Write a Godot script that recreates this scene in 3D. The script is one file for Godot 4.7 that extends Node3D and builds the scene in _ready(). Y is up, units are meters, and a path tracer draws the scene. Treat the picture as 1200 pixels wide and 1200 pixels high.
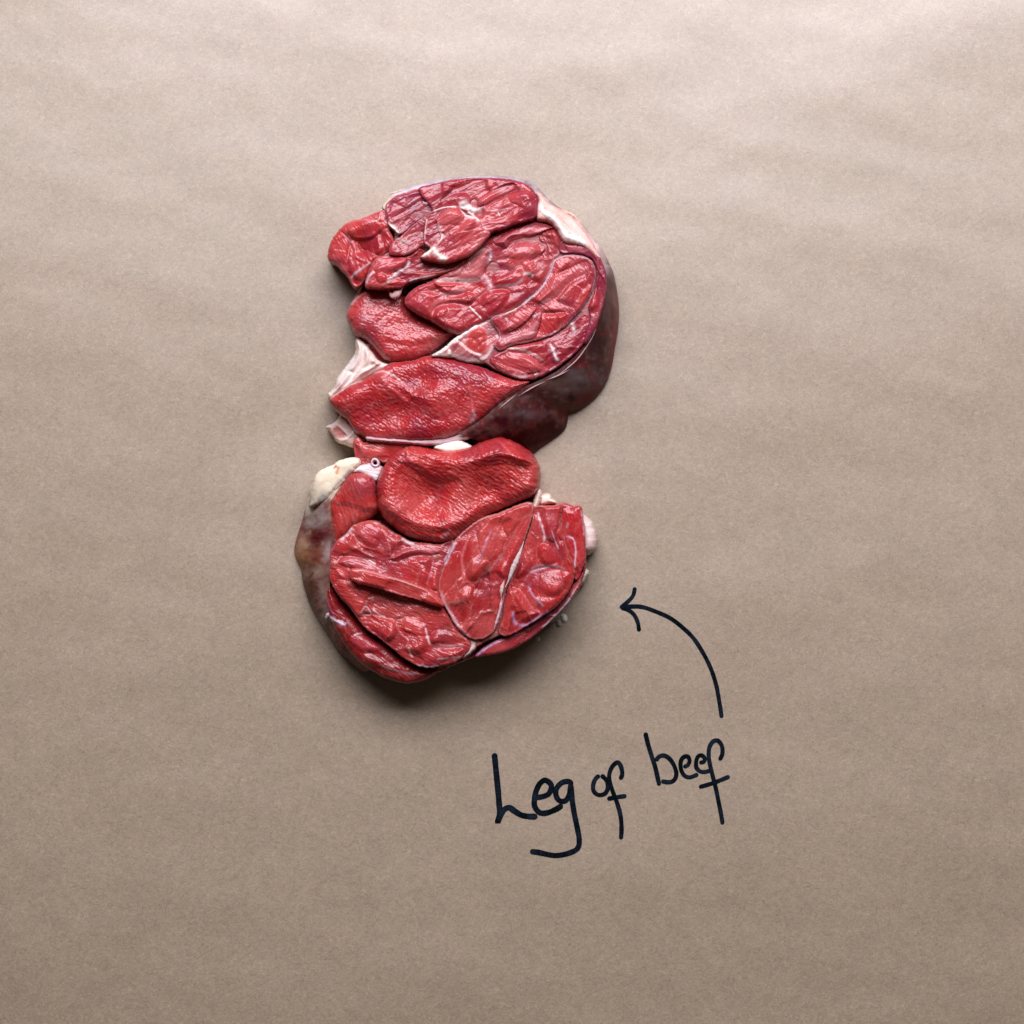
extends Node3D
# Two raw slices of beef shin on a sheet of brown wrapping paper, seen from straight above.
# Lengths inside the builders are in thirds of a millimetre ("units"); S turns them into metres.
const S := 1.0 / 3000.0
const G := 0.8                      # spacing of the height grids, in units
const HZ := 1.5                      # how much thicker the slices are than the heights written below
const EYE := 1.0                    # height of the camera over the paper

var low_noise := FastNoiseLite.new()
var fibre_noise := FastNoiseLite.new()
var grain_noise := FastNoiseLite.new()
var paper_noise := FastNoiseLite.new()
var cell_noise := FastNoiseLite.new()     # which bundle of fibres a spot belongs to
var seam_noise := FastNoiseLite.new()     # how far it is from the seam to the next bundle
var pebble_noise := FastNoiseLite.new()
var meat: StandardMaterial3D
var fat: StandardMaterial3D
var skin: StandardMaterial3D
var ink: StandardMaterial3D

# linear base colours
const RED := Color(0.34, 0.020, 0.028)
const BRIGHT := Color(0.42, 0.032, 0.032)
const DEEP := Color(0.20, 0.008, 0.014)
const PINK := Color(0.52, 0.12, 0.13)
const PURPLE := Color(0.19, 0.018, 0.045)
const WHITE := Color(0.68, 0.57, 0.53)
const SILVER := Color(0.52, 0.40, 0.44)
const CREAM := Color(0.70, 0.60, 0.45)


func _ready() -> void:
	var camera := Camera3D.new()
	camera.name = "camera"
	camera.fov = rad_to_deg(2.0 * atan(0.2 / EYE))
	camera.near = 0.05
	camera.far = 20.0
	camera.position = Vector3(0, EYE, 0)
	camera.rotation_degrees = Vector3(-90, 0, 0)
	add_child(camera)
	camera.current = true

	var env := Environment.new()
	env.background_mode = Environment.BG_COLOR
	env.background_color = Color(0.042, 0.034, 0.026).linear_to_srgb()   # the dim room all round
	env.tonemap_mode = Environment.TONE_MAPPER_LINEAR
	env.tonemap_exposure = 1.0
	env.sdfgi_enabled = true
	env.ssao_enabled = true
	env.ssil_enabled = true
	var around := WorldEnvironment.new()
	around.name = "environment"
	around.environment = env
	add_child(around)

	var window := AreaLight3D.new()
	window.name = "window_light"
	window.area_size = Vector2(1.1, 0.55)
	window.light_color = Color(0.965, 0.958, 1.0)
	window.light_energy = 3.02
	window.area_range = 8.0
	window.shadow_enabled = true
	add_child(window)
	window.look_at_from_position(Vector3(0.03, 0.84, -0.76), Vector3(0, 0, -0.05))

	set_up_noise()
	set_up_materials()
	lay_paper()
	write_words()
	upper_slice()
	lower_slice()
	crumbs()


func set_up_noise() -> void:
	for pair in [[low_noise, 11], [fibre_noise, 23], [grain_noise, 37], [paper_noise, 51]]:
		var n: FastNoiseLite = pair[0]
		n.seed = pair[1]
		n.frequency = 1.0
		n.noise_type = FastNoiseLite.TYPE_SIMPLEX_SMOOTH
		n.fractal_type = FastNoiseLite.FRACTAL_NONE
	low_noise.fractal_type = FastNoiseLite.FRACTAL_FBM
	low_noise.fractal_octaves = 3
	for n in [cell_noise, seam_noise, pebble_noise]:
		n.seed = 91
		n.frequency = 1.0
		n.noise_type = FastNoiseLite.TYPE_CELLULAR
		n.fractal_type = FastNoiseLite.FRACTAL_NONE
		n.cellular_distance_function = FastNoiseLite.DISTANCE_EUCLIDEAN
		n.cellular_jitter = 1.0
	cell_noise.cellular_return_type = FastNoiseLite.RETURN_CELL_VALUE
	seam_noise.cellular_return_type = FastNoiseLite.RETURN_DISTANCE2_SUB
	pebble_noise.cellular_return_type = FastNoiseLite.RETURN_DISTANCE
	grain_noise.fractal_type = FastNoiseLite.FRACTAL_FBM
	grain_noise.fractal_octaves = 2


func flesh(rough: float, spec: float) -> StandardMaterial3D:
	var m := StandardMaterial3D.new()
	m.vertex_color_use_as_albedo = true
	m.roughness = rough
	m.metallic_specular = spec
	m.subsurf_scatter_enabled = true
	m.subsurf_scatter_strength = 0.10
	return m


func set_up_materials() -> void:
	meat = flesh(0.30, 0.46)
	fat = flesh(0.50, 0.36)
	skin = flesh(0.36, 0.24)
	skin.subsurf_scatter_enabled = false
	ink = StandardMaterial3D.new()
	ink.albedo_color = Color.WHITE
	ink.vertex_color_use_as_albedo = true
	ink.roughness = 0.8
	ink.metallic_specular = 0.12


# ------------------------------------------------------------------ curves
func curve(flat: Array, closed: bool, step := 2.5) -> PackedVector2Array:
	var p := PackedVector2Array()
	for i in flat.size() / 2:
		p.append(Vector2(flat[2 * i], flat[2 * i + 1]))
	var n := p.size()
	var out := PackedVector2Array()
	var spans := n if closed else n - 1
	for i in spans:
		var p1 := p[i]
		var p2 := p[(i + 1) % n]
		var p0 := p[(i - 1 + n) % n] if closed or i > 0 else p1 * 2.0 - p2
		var p3 := p[(i + 2) % n] if closed or i + 2 < n else p2 * 2.0 - p1
		var k := maxi(1, int(ceil(p1.distance_to(p2) / step)))
		for j in k:
			out.append(p1.cubic_interpolate(p2, p0, p3, float(j) / k))
	if not closed:
		out.append(p[n - 1])
	return out


func resample(c: PackedVector2Array, n: int) -> PackedVector2Array:
	var at := PackedFloat32Array([0.0])
	for i in range(1, c.size()):
		at.append(at[i - 1] + c[i].distance_to(c[i - 1]))
	var out := PackedVector2Array()
	var k := 0
	for i in n + 1:
		var t := at[at.size() - 1] * i / n
		while k < c.size() - 2 and at[k + 1] < t:
			k += 1
		out.append(c[k].lerp(c[k + 1], clampf((t - at[k]) / maxf(at[k + 1] - at[k], 1e-6), 0.0, 1.0)))
	return out


# ------------------------------------------------------------------ a height grid that shapes are stamped into
var x0 := 0.0
var y0 := 0.0
var nx := 0
var ny := 0
var near_d := PackedFloat32Array()    # distance to the last stamped curve
var near_s := PackedFloat32Array()    # which side of it: + is below a stroke that runs to the right
var near_u := PackedFloat32Array()    # how far along it, 0..1
var near_x := PackedFloat32Array()
var near_y := PackedFloat32Array()
var mask := PackedByteArray()


func stamp(c: PackedVector2Array, reach: float, closed: bool) -> void:
	near_d.fill(1e6)
	var n := c.size()
	var spans := n if closed else n - 1
	for i in spans:
		var a := c[i]
		var b := c[(i + 1) % n]
		var ax := a.x
		var ay := a.y
		var dx := b.x - ax
		var dy := b.y - ay
		var ll := maxf(dx * dx + dy * dy, 1e-9)
		var ia := maxi(0, int((minf(ax, b.x) - reach - x0) / G))
		var ib := mini(nx - 1, int((maxf(ax, b.x) + reach - x0) / G) + 1)
		var ja := maxi(0, int((minf(ay, b.y) - reach - y0) / G))
		var jb := mini(ny - 1, int((maxf(ay, b.y) + reach - y0) / G) + 1)
		for j in range(ja, jb + 1):
			var py := y0 + j * G - ay
			var k := j * nx + ia
			for ii in range(ia, ib + 1):
				var px := x0 + ii * G - ax
				var t := clampf((px * dx + py * dy) / ll, 0.0, 1.0)
				var ex := px - t * dx
				var ey := py - t * dy
				var d := ex * ex + ey * ey
				if d < near_d[k]:
					near_d[k] = d
					near_s[k] = dx * py - dy * px
					near_u[k] = (i + t) / spans
					near_x[k] = ax + t * dx
					near_y[k] = ay + t * dy
				k += 1


func fill_inside(c: PackedVector2Array) -> void:
	mask.fill(0)
	var n := c.size()
	for j in ny:
		var y := y0 + j * G + 0.00013
		var xs := []
		for i in n:
			var a := c[i]
			var b := c[(i + 1) % n]
			if (a.y < y) != (b.y < y):
				xs.append(a.x + (y - a.y) / (b.y - a.y) * (b.x - a.x))
		xs.sort()
		for q in xs.size() / 2:
			var ia := clampi(int(ceil((float(xs[2 * q]) - x0) / G)), 0, nx)
			var ib := clampi(int(floor((float(xs[2 * q + 1]) - x0) / G)), -1, nx - 1)
			for i in range(ia, ib + 1):
				mask[j * nx + i] = 1


# One piece of meat or fat: an outline filled with a domed, folded, fibrous surface that has sides down to "low".
#  z height of the rim, tx/ty slope, bulge and r the doming, fib/fa/fl/fc the fibres (direction, depth, frequencies), na the grain
#  lobes [outline, rise, r, tx, ty, colour, share, fibre angle]   steps [line, drop, width, colour, share, colour width]
#  lines [line, width, colour, share, rise]   blobs [x, y, radius, rise, colour, share]
func lump(root: Node3D, centre: Vector2, k: float, called: String, outline: Array, o: Dictionary) -> MeshInstance3D:
	var c := curve(outline, true)
	var rag: float = o.get("rag", 0.8 if o.get("mat", meat) == meat else 0.6)
	for i in c.size():       # nothing cut by hand has a clean outline
		c[i] += rag * Vector2(grain_noise.get_noise_2d(c[i].x * 0.16, c[i].y * 0.16), grain_noise.get_noise_2d(c[i].x * 0.16 + 70.0, c[i].y * 0.16)) * (1.0 if root != self else 0.2)
	var lo := c[0]
	var hi := c[0]
	for p in c:
		lo = lo.min(p)
		hi = hi.max(p)
	x0 = lo.x - 2.0 * G
	y0 = lo.y - 2.0 * G
	nx = int((hi.x - lo.x) / G) + 6
	ny = int((hi.y - lo.y) / G) + 6
	var n := nx * ny
	near_d.resize(n); near_s.resize(n); near_u.resize(n); near_x.resize(n); near_y.resize(n)
	mask.resize(n)
	var z: float = o.get("z", 50.0) * (HZ if root != self else 1.0)
	var tx: float = o.get("tx", 0.0)
	var ty: float = o.get("ty", 0.0)
	var bulge: float = o.get("bulge", 6.0)
	var r: float = o.get("r", 9.0)
	if o.get("mat", meat) == meat and bulge < 11.5:
		z += bulge * 0.6
		bulge *= 0.3
		r *= 0.6
	var base: Color = o.get("col", RED)
	var alt: Color = o.get("alt", base.lerp(BRIGHT, 0.6))
	var strand: Color = o.get("strand", PINK)
	var share: float = o.get("strands", 0.35) * 0.8
	var rim: Color = o.get("rim", Color(0.56, 0.27, 0.28))
	var rim_share: float = o.get("rims", 0.24)
	var rim_wide: float = o.get("rimw", 2.2)
	var vein: float = o.get("vein", 0.35 if o.get("mat", meat) == meat else 0.0)
	var ang := deg_to_rad(o.get("fib", 0.0))
	var fa: float = o.get("fa", 0.5) * 0.34
	var fl: float = o.get("fl", 0.05) * 0.75
	var fc: float = o.get("fc", 0.32) * 1.15
	var na: float = o.get("na", 0.35) * 0.26
	var nf: float = o.get("nf", 0.22) * 2.3
	var wave: float = o.get("wave", 1.5) * 0.7
	var crumple: float = o.get("crumple", 0.5 if o.get("mat", meat) == meat and bulge < 11.5 else 0.5)
	var hue := Color(0.86, 0.86, 0.84) if centre.y < 500.0 else Color(0.90, 0.90, 0.76)
	var is_meat: bool = o.get("mat", meat) == meat
	var cell: float = o.get("cell", 26.0 if bulge < 11.5 else 8.0)
	var cell_rise: float = o.get("cells", (2.4 if bulge < 11.5 else 0.5) if is_meat else 0.0)
	var seams: float = o.get("seams", (0.26 if bulge < 11.5 else 0.10) if is_meat else 0.0)
	var pebble: float = o.get("pebble", 0.18 if is_meat else 0.05)
	var low: float = o.get("low", 2.0)
	var flare: float = o.get("flare", 1.0)
	var mid := (lo + hi) / 2.0

	var dist := PackedFloat32Array()
	var snap_x := PackedFloat32Array()
	var snap_y := PackedFloat32Array()
	stamp(c, maxf(r, 4.0) + 1.5, true)
	fill_inside(c)
	dist.resize(n)
	for q in n:
		var d := sqrt(near_d[q])
		dist[q] = d if mask[q] else -d
	snap_x = near_x.duplicate()
	snap_y = near_y.duplicate()
	var height := PackedFloat32Array()
	height.resize(n)
	var fibre := PackedFloat32Array()     # direction of the fibres, which lobes may turn
	fibre.resize(n)
	fibre.fill(ang)
	var tint := PackedColorArray()
	tint.resize(n)
	var shade := PackedFloat32Array()
	shade.resize(n)

	for j in ny:
		for i in nx:
			var q := j * nx + i
			var d := dist[q]
			if d < -2.5 * G:
				continue
			var t := clampf(d / r, 0.0, 1.0)
			height[q] = z + tx * (x0 + i * G - mid.x) + ty * (y0 + j * G - mid.y) + bulge * sqrt(maxf(0.0, 1.0 - (1.0 - t) * (1.0 - t)))

	for l in o.get("lobes", []):
		var lc := curve(l[0], true)
		var lr: float = l[2] * 1.25
		stamp(lc, lr + 1.0, true)
		fill_inside(lc)
		var amid := Vector2.ZERO
		for p in lc:
			amid += p / lc.size()
		var rise: float = l[1]
		var lx: float = l[3] if l.size() > 3 else 0.0
		var ly: float = l[4] if l.size() > 4 else 0.0
		var lcol: Color = l[5] if l.size() > 5 and l[5] != null else RED
		var lshare: float = l[6] if l.size() > 6 else 0.0
		rise *= 0.55
		if not o.get("folds", false):
			lx += 0.16 * sin(amid.x * 1.7 + amid.y * 0.9)      # every facet leans its own way
			ly += 0.16 * sin(amid.x * 0.8 - amid.y * 1.3)
		var turn: float = deg_to_rad(l[7]) if l.size() > 7 else INF
		for j in ny:
			for i in nx:
				var q := j * nx + i
				if mask[q] == 0:
					continue
				var t := clampf(sqrt(near_d[q]) / lr, 0.0, 1.0)
				var f := lerpf(sqrt(maxf(0.0, 1.0 - (1.0 - t) * (1.0 - t))), t * t * (3.0 - 2.0 * t), 0.75)
				height[q] += f * (rise + lx * (x0 + i * G - amid.x) + ly * (y0 + j * G - amid.y))
				if turn != INF:
					fibre[q] = turn
				if lshare > 0.0:
					var w := minf(1.0, t * 2.5) * lshare
					tint[q] = tint[q].lerp(lcol, w) if shade[q] > 0.0 else lcol
					shade[q] = maxf(shade[q], w)

	for l in o.get("steps", []):
		var sc := curve(l[0], false)
		var drop: float = l[1] * 0.68
		var wide: float = l[2]
		var scol: Color = l[3] if l.size() > 3 else PINK
		var sshare: float = l[4] if l.size() > 4 else 0.4
		var cw: float = l[5] if l.size() > 5 else 1.3
		var soft := 2.1 if wide < 6.0 else wide * 0.45
		wide *= 2.2
		var reach := wide * 2.4
		stamp(sc, reach, false)
		for q in n:
			var d2 := near_d[q]
			if d2 > reach * reach:
				continue
			var d := sqrt(d2)
			var s := d if near_s[q] > 0.0 else -d
			var u := near_u[q]
			var taper := smoothstep(0.0, 0.14, u) * smoothstep(0.0, 0.14, 1.0 - u)
			var fade := 1.0 - smoothstep(0.6, 1.0, d / reach)
			height[q] -= drop * taper * fade * smoothstep(-soft, soft, s) * exp(-maxf(s, 0.0) / wide)
			height[q] += 0.2 * (1.0 - clampf(soft - 1.2, 0.0, 1.0)) * drop * taper * exp(-(s + 1.6) * (s + 1.6) / 4.0)
			var w := sshare * taper * exp(-(s + 0.7) * (s + 0.7) / (cw * cw))
			if w > 0.02:
				tint[q] = tint[q].lerp(scol, w / maxf(w + shade[q], 0.01)) if shade[q] > 0.0 else scol
				shade[q] = maxf(shade[q], w)

	for l in o.get("lines", []):
		var sc := curve(l[0], false)
		var wide: float = l[1] * 1.2
		var lcol: Color = l[2]
		var lshare: float = l[3]
		var rise: float = l[4] if l.size() > 4 else 0.4
		stamp(sc, wide * 2.2, false)
		for q in n:
			var d2 := near_d[q]
			if d2 > wide * wide * 4.8:
				continue
			var u := near_u[q]
			var taper := smoothstep(0.0, 0.12, u) * smoothstep(0.0, 0.12, 1.0 - u)
			var uneven := 0.75 + 0.5 * low_noise.get_noise_2d(near_x[q] * 0.13, near_y[q] * 0.13)
			var g := exp(-d2 / (wide * wide * 0.5 * uneven * uneven))
			height[q] += rise * g * taper
			var w := clampf(lshare * g * taper, 0.0, 1.0)
			if w > 0.02:
				tint[q] = tint[q].lerp(lcol, w / maxf(w + shade[q] * (1.0 - w), 0.01)) if shade[q] > 0.0 else lcol
				shade[q] = maxf(shade[q], w)

	for l in o.get("blobs", []):
		var bx: float = l[0]
		var by: float = l[1]
		var br: float = l[2]
		var rise: float = l[3]
		var bcol: Color = l[4] if l.size() > 4 else RED
		var bshare: float = l[5] if l.size() > 5 else 0.0
		for j in range(maxi(0, int((by - 2.5 * br - y0) / G)), mini(ny, int((by + 2.5 * br - y0) / G))):
			for i in range(maxi(0, int((bx - 2.5 * br - x0) / G)), mini(nx, int((bx + 2.5 * br - x0) / G))):
				var q := j * nx + i
				var ex := x0 + i * G - bx
				var ey := y0 + j * G - by
				var g := exp(-(ex * ex + ey * ey) / (br * br))
				height[q] += rise * g
				var w := clampf(bshare * g * (1.0 + 0.8 * low_noise.get_noise_2d((x0 + i * G) * 0.09, (y0 + j * G) * 0.09)), 0.0, 1.0)
				if w > 0.02:
					tint[q] = tint[q].lerp(bcol, w / maxf(w + shade[q] * (1.0 - w), 0.01)) if shade[q] > 0.0 else bcol
					shade[q] = maxf(shade[q], w)

	# fibres, grain and colour, and the vertices
	var v := PackedVector3Array()
	var colour := PackedColorArray()
	var index := PackedInt32Array()
	var id := PackedInt32Array()
	id.resize(n)
	id.fill(-1)
	var out_x := PackedFloat32Array()
	var out_y := PackedFloat32Array()
	for j in ny:
		for i in nx:
			var q := j * nx + i
			var d := dist[q]
			if d < -0.9 * G:
				continue
			var x := x0 + i * G
			var y := y0 + j * G
			var broad := low_noise.get_noise_2d(x * 0.022, y * 0.022)
			var ca := cos(fibre[q])
			var sa := sin(fibre[q])
			var along := x * ca + y * sa
			var across := -x * sa + y * ca + 6.0 * low_noise.get_noise_2d(x * 0.012 + 40.0, y * 0.012)
			var f := fibre_noise.get_noise_2d(along * fl, across * fc)
			var g := grain_noise.get_noise_2d(x * nf, y * nf)
			var calm := clampf(d / 3.0, 0.0, 1.0)
			var wx := along * 0.55 + 5.0 * low_noise.get_noise_2d(x * 0.03 + 11.0, y * 0.03) + 0.8 * g
			var wy := across + 5.0 * low_noise.get_noise_2d(x * 0.03, y * 0.03 + 55.0) + 0.8 * g
			var cv := cell_noise.get_noise_2d(wx / cell, wy / cell)
			var seam := (seam_noise.get_noise_2d(wx / cell, wy / cell) + 1.0) * cell
			var dome := 1.0 - exp(-seam * 0.35)
			height[q] += calm * (cell_rise * cv * dome - pebble * 1.6 * pebble_noise.get_noise_2d(along * 0.26, across * 0.36))
			height[q] += calm * (fa * f + na * g + wave * broad + crumple * absf(grain_noise.get_noise_2d(along * 0.035 + 7.0, across * 0.06)))
			var b := base.lerp(alt, clampf(0.5 + 1.1 * broad + 0.5 * g, 0.0, 1.0))
			# thin pale seams of fat between the bundles
			var v1 := absf(low_noise.get_noise_2d(along * 0.022 + 9.0, across * 0.05))
			b = b.lerp(WHITE, vein * (1.0 - smoothstep(0.0, 0.035, v1)) * clampf(0.4 + 2.0 * low_noise.get_noise_2d(x * 0.03 + 60.0, y * 0.03), 0.0, 1.0))
			b = b.lerp(BRIGHT if cv > 0.0 else DEEP, clampf(0.22 * absf(cv) * cell_rise, 0.0, 0.4))
			b = b.lerp(Color(0.60, 0.34, 0.34), seams * exp(-seam * seam * 0.45) * clampf(0.55 + 1.6 * low_noise.get_noise_2d(x * 0.035 + 60.0, y * 0.035), 0.05, 1.0))
			b = b.lerp(strand, clampf(share * (f * 0.9 + 0.1) + 0.10 * g, 0.0, 1.0))
			var tone := low_noise.get_noise_2d(x * 0.014 + 130.0, y * 0.014 + 30.0)
			if vein > 0.0:
				b = b.lerp(PURPLE, clampf(0.9 * tone, 0.0, 0.45)).lerp(PINK, clampf(-0.6 * tone, 0.0, 0.28))
			b = b.lerp(rim, rim_share * (1.0 - smoothstep(0.0, rim_wide, d)))
			if is_meat:
				b = Color(b.r * hue.r, b.g * hue.g, b.b * hue.b)
			if shade[q] > 0.0:
				b = b.lerp(tint[q], shade[q])
			var px := x
			var py := y
			if d < 0.35 * G:
				px = snap_x[q]
				py = snap_y[q]
			var away := Vector2(x - snap_x[q], y - snap_y[q]) * (1.0 if d < 0.0 else -1.0)
			if away.length() < 0.02:
				away = Vector2(x, y) - mid
			away = away.normalized()
			out_x.append(away.x)
			out_y.append(away.y)
			id[q] = v.size()
			v.append(Vector3(px, height[q], py))
			colour.append(b)
	var edge := {}
	for j in ny - 1:
		for i in nx - 1:
			var q := j * nx + i
			var a := id[q]
			var b := id[q + 1]
			var e := id[q + nx + 1]
			var f := id[q + nx]
			if a < 0 or b < 0 or e < 0 or f < 0:
				continue
			index.append_array([a, b, e, a, e, f])
			for pair in [[a, b], [b, e], [e, f], [f, a]]:
				var back: int = pair[1] * 1000000 + pair[0]
				if edge.has(back):
					edge.erase(back)
				else:
					edge[pair[0] * 1000000 + pair[1]] = true
	var rings := {}
	for key in edge:
		for w in [key / 1000000, key % 1000000]:
			if rings.has(w):
				continue
			rings[w] = v.size()
			var p := v[w]
			var deep := p.y - low
			for ring in 4:
				var f: float = [0.07, 0.3, 0.65, 1.0][ring]
				var away: float = [0.7, 1.0, 0.9, 0.2][ring]
				v.append(Vector3(p.x + out_x[w] * (away + flare * f), p.y - deep * f, p.z + out_y[w] * (away + flare * f)))
				colour.append(colour[w].lerp(base, minf(1.0, f * 2.0)))
	for key in edge:
		var a: int = key / 1000000
		var b: int = key % 1000000
		var ra: int = rings[a]
		var rb: int = rings[b]
		index.append_array([b, a, ra, b, ra, rb])
		for ring in 3:
			index.append_array([rb + ring, ra + ring, ra + ring + 1, rb + ring, ra + ring + 1, rb + ring + 1])
	for q in v.size():
		v[q] = Vector3((v[q].x - centre.x) * S * k, v[q].y * S, (v[q].z - centre.y) * S * k)
	var made := commit(root, called, v, colour, index, o.get("mat", meat))
	if o.has("label"):
		made.set_meta("label", o.label)
	return made


func commit(root: Node3D, called: String, v: PackedVector3Array, colour: PackedColorArray, index: PackedInt32Array, m: Material) -> MeshInstance3D:
	var normal := PackedVector3Array()
	normal.resize(v.size())
	for t in range(0, index.size(), 3):
		var a := index[t]
		var b := index[t + 1]
		var c := index[t + 2]
		var cr := (v[c] - v[a]).cross(v[b] - v[a])
		normal[a] += cr
		normal[b] += cr
		normal[c] += cr
	for q in v.size():
		normal[q] = normal[q].normalized() if normal[q].length_squared() > 0.0 else Vector3.UP
	var arrays := []
	arrays.resize(Mesh.ARRAY_MAX)
	arrays[Mesh.ARRAY_VERTEX] = v
	arrays[Mesh.ARRAY_NORMAL] = normal
	if colour.size():
		arrays[Mesh.ARRAY_COLOR] = colour
	arrays[Mesh.ARRAY_INDEX] = index
	var mesh := ArrayMesh.new()
	mesh.add_surface_from_arrays(Mesh.PRIMITIVE_TRIANGLES, arrays)
	var o := MeshInstance3D.new()
	o.name = called
	o.mesh = mesh
	o.material_override = m
	root.add_child(o, true)
	return o


# The skin round a slice: a strip lofted from the cut edge down to the paper.
func rind(root: Node3D, centre: Vector2, k: float, called: String, top: Array, foot: Array, o: Dictionary) -> MeshInstance3D:
	var n := 190
	var rows := 46
	var a := resample(curve(top, false), n)
	var b := resample(curve(foot, false), n)
	var zt: float = o.get("zt", 47.0)
	var zb: float = o.get("zb", 1.0)
	var belly: float = o.get("belly", 4.0)
	var base: Color = o.get("col", PURPLE)
	var alt: Color = o.get("alt", DEEP)
	var v := PackedVector3Array()
	var colour := PackedColorArray()
	var index := PackedInt32Array()
	for i in n + 1:
		var away := (b[i] - a[i]).normalized()
		var across := b[i] - a[i] + away * float(o.get("spread", 3.0))
		for j in rows + 1:
			var t := float(j) / rows
			var p := a[i] - away * 4.0 * (1.0 - t) + across * t + away * belly * sin(PI * t)
			var h := lerpf(zt * HZ, zb, pow(t, 1.25))
			if t < 0.12:
				h -= 2.0 * (1.0 - t / 0.12) * (1.0 - t / 0.12)
			if t > 0.88:
				p -= away * 3.0 * pow((t - 0.88) / 0.12, 2.0)
			var w := low_noise.get_noise_2d(p.x * 0.035, p.y * 0.035)
			var f := grain_noise.get_noise_2d(p.x * 0.10 + 90.0, p.y * 0.10)
			var s := fibre_noise.get_noise_2d(i * 0.5, t * 2.0)
			p += away * (2.0 * w + 0.8 * f) * sin(PI * minf(1.0, t * 1.1))
			var c := base.lerp(alt, clampf(0.5 + 1.8 * w + 0.9 * f, 0.0, 1.0))
			var mottle := grain_noise.get_noise_2d(p.x * 0.045 + 300.0, p.y * 0.045) + 0.5 * grain_noise.get_noise_2d(p.x * 0.22, p.y * 0.22 + 50.0)
			c = c.lerp(Color(0.22, 0.15, 0.13), clampf(mottle * 1.3 - 0.35, 0.0, 0.45))
			c = c.lerp(Color(0.16, 0.012, 0.016), clampf(-mottle * 1.3 - 0.15, 0.0, 0.7))
			c = c.lerp(SILVER, clampf(0.02 + 0.3 * s * f, 0.0, 0.4))
			for l in o.get("patches", []):
				var ex: float = (p.x - l[0]) / l[2]
				var ey: float = (p.y - l[1]) / l[3]
				var g := exp(-(ex * ex + ey * ey) * (1.0 + 0.9 * w + 0.7 * f))
				c = c.lerp(l[4], clampf(l[5] * g * (1.15 + 0.9 * mottle), 0.0, 1.0))
			v.append(Vector3((p.x - centre.x) * S * k, h * S, (p.y - centre.y) * S * k))
			colour.append(c)
	for i in n:
		for j in rows:
			var q := i * (rows + 1) + j
			index.append_array([q, q + 1, q + rows + 2, q, q + rows + 2, q + rows + 1])
	var made := commit(root, called, v, colour, index, o.get("mat", skin))
	made.set_meta("label", o.label)
	return made


# A soft tube: a vessel, a strand, a tendon lying on the cut.
func cord(root: Node3D, centre: Vector2, k: float, called: String, line: Array, wide: float, z0: float, z1: float, col: Color, m: Material, blunt := 0.25) -> MeshInstance3D:
	var c := curve(line, false, 1.5)
	var v := PackedVector3Array()
	var colour := PackedColorArray()
	var index := PackedInt32Array()
	var around := 10
	var n := c.size()
	for i in n:
		var u := float(i) / (n - 1)
		var along := (c[mini(i + 1, n - 1)] - c[maxi(i - 1, 0)]).normalized()
		var side := Vector2(-along.y, along.x)
		var ends := smoothstep(0.0, blunt, u) * smoothstep(0.0, blunt, 1.0 - u)
		var rad := wide * (0.12 + 0.88 * ends) * (1.0 + 0.25 * low_noise.get_noise_2d(c[i].x * 0.2, c[i].y * 0.2))
		var h := lerpf(z0, z1, u) * HZ
		for j in around:
			var a := TAU * j / around
			var p := c[i] + side * cos(a) * rad
			v.append(Vector3((p.x - centre.x) * S * k, (h + sin(a) * rad * 0.8) * S, (p.y - centre.y) * S * k))
			colour.append(col.lerp(PINK, clampf(0.25 + 0.6 * grain_noise.get_noise_2d(p.x * 0.2, p.y * 0.2), 0.0, 0.5)))
	for i in n - 1:
		for j in around:
			var a := i * around + j
			var b := i * around + (j + 1) % around
			index.append_array([a, b, b + around, a, b + around, a + around])
	return commit(root, called, v, colour, index, m)


# ------------------------------------------------------------------ the paper and the writing on it
func paper_height(x: float, y: float) -> float:
	var h := 1.7 * paper_noise.get_noise_2d(x * 0.0014 + 3.0, y * 0.0040 + x * 0.0012)
	h += 0.40 * paper_noise.get_noise_2d(x * 0.0034 + 70.0, y * 0.0105 - x * 0.0016)
	h += 0.20 * paper_noise.get_noise_2d(x * 0.012 + 170.0, y * 0.02)
	return h


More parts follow.
